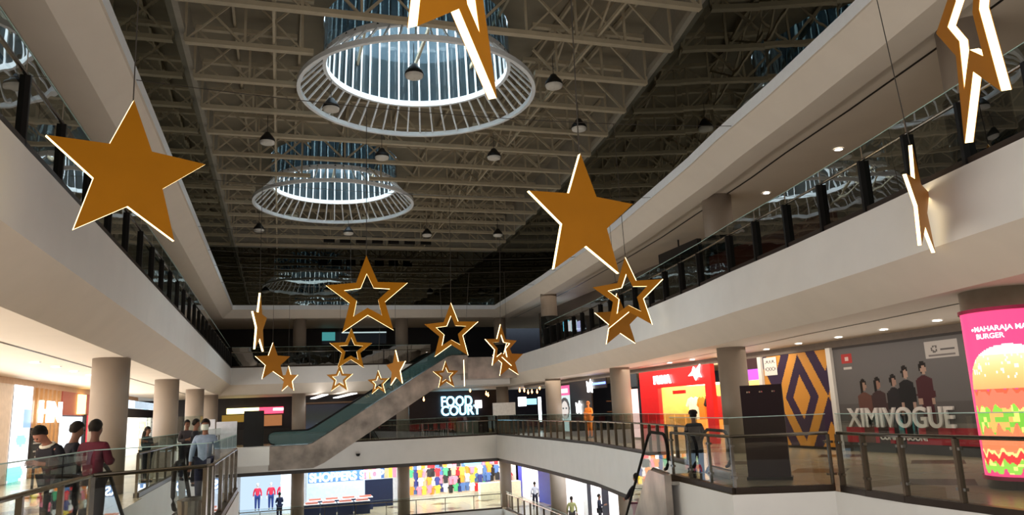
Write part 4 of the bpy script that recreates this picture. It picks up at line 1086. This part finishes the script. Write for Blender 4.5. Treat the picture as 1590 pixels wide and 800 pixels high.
    for a_, b_ in PE:
        for q in (a_, b_):
            if q not in pn: pn.append(q)
    mk(pn, PE, 1.08, pm, 'trousers', 'pel', .014)
    for n in 'rl':
        a_ = J['an'+n][0]; b_ = J['to'+n][0]
        mk2 = skin_obj('shoe', [(Vector((a_.x, a_.y+.03, .05*k)), .045*k), (Vector(((a_.x+b_.x)/2, (a_.y+b_.y)/2, .045*k)), .045*k), (Vector((b_.x, b_.y-.03, .035*k)), .036*k)], [(0, 1), (1, 2)], black, t)
    # hair shell over the skull
    hb = MB(); cen = nk+up*.135*k-fw*.012*k; sd = up.cross(fw).normalized()
    rows = 9; cols = 18; vs = []; fs = []
    for i in range(rows+1):
        for j in range(cols):
            ph = 2*PI*j/cols; fr = max(0, math.sin(ph)); lim = PI*((.72 if math.sin(ph) < -.3 else .62)-.28*fr**.6)
            tt = lim*i/rows; rr = (.106+.004*math.sin(j*5.1+i*2.3))*k
            vs.append(cen+(up*math.cos(tt)*1.04+(sd*math.cos(ph)*.84+fw*math.sin(ph)*(.98 if fr else 1.02))*math.sin(tt))*rr)
    for i in range(rows):
        for j in range(cols): fs.append((i*cols+j, i*cols+(j+1) % cols, (i+1)*cols+(j+1) % cols, (i+1)*cols+j))
    hb.add(vs, fs).build('hair', hm, t, smooth=True)
    if longhair:
        skin_obj('long_hair', [(cen-fw*.03*k, .10*k), (cen-fw*.07*k-up*.14*k, .09*k), (cen-fw*.09*k-up*.32*k, .085*k), (cen-fw*.08*k-up*.45*k, .04*k)], [(0, 1), (1, 2), (2, 3)], hm, t)
    if mask:
        mb = MB(); vs = []; c0 = nk+up*.085*k+fw*.02*k
        for i in range(6):
            for j in range(9):
                ph = (-70+140*j/8)*PI/180; zz = (-.055+.11*i/5)*k; rr = (.098-.25*abs(zz)*.6)*k
                vs.append(c0+up*zz+(fw*math.cos(ph)*1.05+sd*math.sin(ph)*.8)*rr)
        mb.add(vs, [(i*9+j, i*9+j+1, (i+1)*9+j+1, (i+1)*9+j) for i in range(5) for j in range(8)]).build('face_mask', mat('mask_pale', rgb(*mask), .8), t, smooth=True)
    else:
        for s in (-1, 1):
            e = nk+up*.12*k+fw*.088*k+sd*s*.034*k
            MB().lathe([(.001, .012), (.012, 0), (.001, -.012)], e, n=8).build('eye', black, t)
    if cap:
        cb_ = MB().lathe([(.115*k, .0), (.115*k, .05*k), (.08*k, .1*k), (.001, .115*k)], cen+up*.02*k, n=20)
        cb_.box((-.07*k, -.22*k, 0), (.07*k, -.08*k, .015*k), Matrix.Translation(cen+up*.02*k)); cb_.build('cap', black, t, smooth=False)
    if extra: extra(t, k, J)
    return t
def face_cam(x, y): return math.atan2(y, x)+PI/2*-1+PI  # local -Y towards the camera
def toward(x, y): 
    d = Vector((-x, -y)); return math.atan2(d.x, -d.y)
TC = lambda x, y, off=0: math.atan2(-x, y)*-1*-1+math.radians(off)
def collar(t, k, J):
    p = J['nb'][0]; MB().tube([(p+Vector((.09*math.cos(a), .09*math.sin(a)*.8, .03*math.sin(a)))*k) for a in [i*2*PI/12 for i in range(12)]], .022*k, 6, True).build('collar', mat('pale_collar', rgb(200, 190, 170), .8), t)
def bagp(t, k, J):
    p = J['hal'][0]; MB().box((p.x-.05, p.y-.16, p.z-.2), (p.x+.06, p.y+.14, p.z+.02)).build('shoulder_bag', black, t)
def glove(t, k, J): pass
P_ = at_y(88, 700, 11.9)
person('man in black jacket with pale collar bending his head over the railing at left', (P_.x, 11.9, 0), math.radians(-35), 1.66, (26, 26, 32), (22, 24, 30), arms='phone', lean=.32, nod=.75, skinc=(150, 100, 80), extra=collar)
P_ = at_y(113, 700, 12.4)
person('dark-haired man in black standing behind the bending man at left', (P_.x, 12.4, 0), math.radians(120), 1.64, (24, 26, 34), (24, 24, 30), arms='phone', skinc=(110, 78, 62), nod=.2)
P_ = at_y(146, 700, 11.8)
person('man in a maroon shirt standing with his back half turned at left', (P_.x, 11.8, 0), math.radians(160), 1.65, (84, 26, 40), (26, 26, 32), arms='phone', skinc=(96, 64, 52))
person('man in light blue shirt and pale face mask facing the camera at left', (-1.33, 15.7, 0), math.radians(-5), 1.62, (128, 142, 160), (28, 32, 52), arms='down', skinc=(120, 84, 66), mask=(190, 196, 180), stride=.08, sleeves=True, extra=bagp)
P_ = at_y(228, 690, 24)
person('woman with long black hair by the second left column', (P_.x, 24, 0), math.radians(60), 1.52, (40, 60, 60), (30, 30, 36), longhair=True, arms='phone')
for k, (px, yy, sh, lb) in enumerate(((289, 24, (60, 54, 56), 'left of two dark-haired people standing behind the man in blue'), (303, 21.5, (34, 34, 40), 'right of two dark-haired people standing behind the man in blue'))):
    P_ = at_y(px, 690, yy); person(lb, (P_.x, yy, 0), math.radians(30+60*k), 1.66, sh, (28, 28, 34), arms='phone')
P_ = at_y(1080, 690, 15.9)
person('man in a dark cap and dark shirt behind the right escalator railing', (P_.x, 15.9, -.2), math.radians(150), 1.56, (44, 40, 44), (34, 34, 40), arms='phone', cap=True, skinc=(120, 80, 60))
P_ = at_x(915, 660, RW-.6)
person('orange-dressed shop mannequin at the dark shop entrance', (P_.x, P_.y, 0), math.radians(-60), 1.85, (235, 130, 40), (235, 130, 40), skinc=(200, 120, 60), hair=(200, 120, 60), name='mannequin', cat='mannequin', arms='one')
# ground floor people
P_ = at_y(824, 760, 44); person('person in a pale shirt walking past the white windows on the ground floor', (16.0, 49, -4.78), math.radians(170), 1.7, (190, 190, 200), (40, 42, 60), stride=.12)
q = at_x(888, 790, 14.9); person('man in an olive shirt by the ground-floor railing on the right', (q.x, q.y, -4.78), math.radians(160), 1.72, (150, 148, 96), (60, 56, 54))
q = at_x(925, 790, 15.3); person('man in dark clothes before the white window on the ground floor right', (q.x+1.3, q.y+2.6, -4.78), math.radians(60), 1.7, (26, 32, 52), (24, 26, 36), arms='phone')
q = at_y(434, 780, 53.5); person('dark-clothed shopper before the cool white window on the ground floor left', (q.x, q.y, -4.78), math.radians(200), 1.75, (24, 36, 70), (24, 34, 64), arms='phone')
for k, (px, cs, lb) in enumerate(((400, (215, 40, 70), 'left red-topped mannequin in the cool white window'), (421, (215, 40, 70), 'middle red-topped mannequin in the cool white window'), (437, (235, 50, 80), 'right red-topped mannequin in the cool white window'))):
    q = at_y(px, 760, YB+.3); person(lb, (q.x, YB+.3, -4.5), 0, 1.8, cs, (36, 60, 130), skinc=(220, 215, 210), hair=(220, 215, 210), name='mannequin', cat='mannequin')
# rider on the right escalator
person('dark-haired rider in black going down the right escalator', (9.04, 19.0, -1.88), math.radians(195), 1.66, (30, 26, 34), (190, 90, 120), arms='rail', skinc=(150, 100, 80))
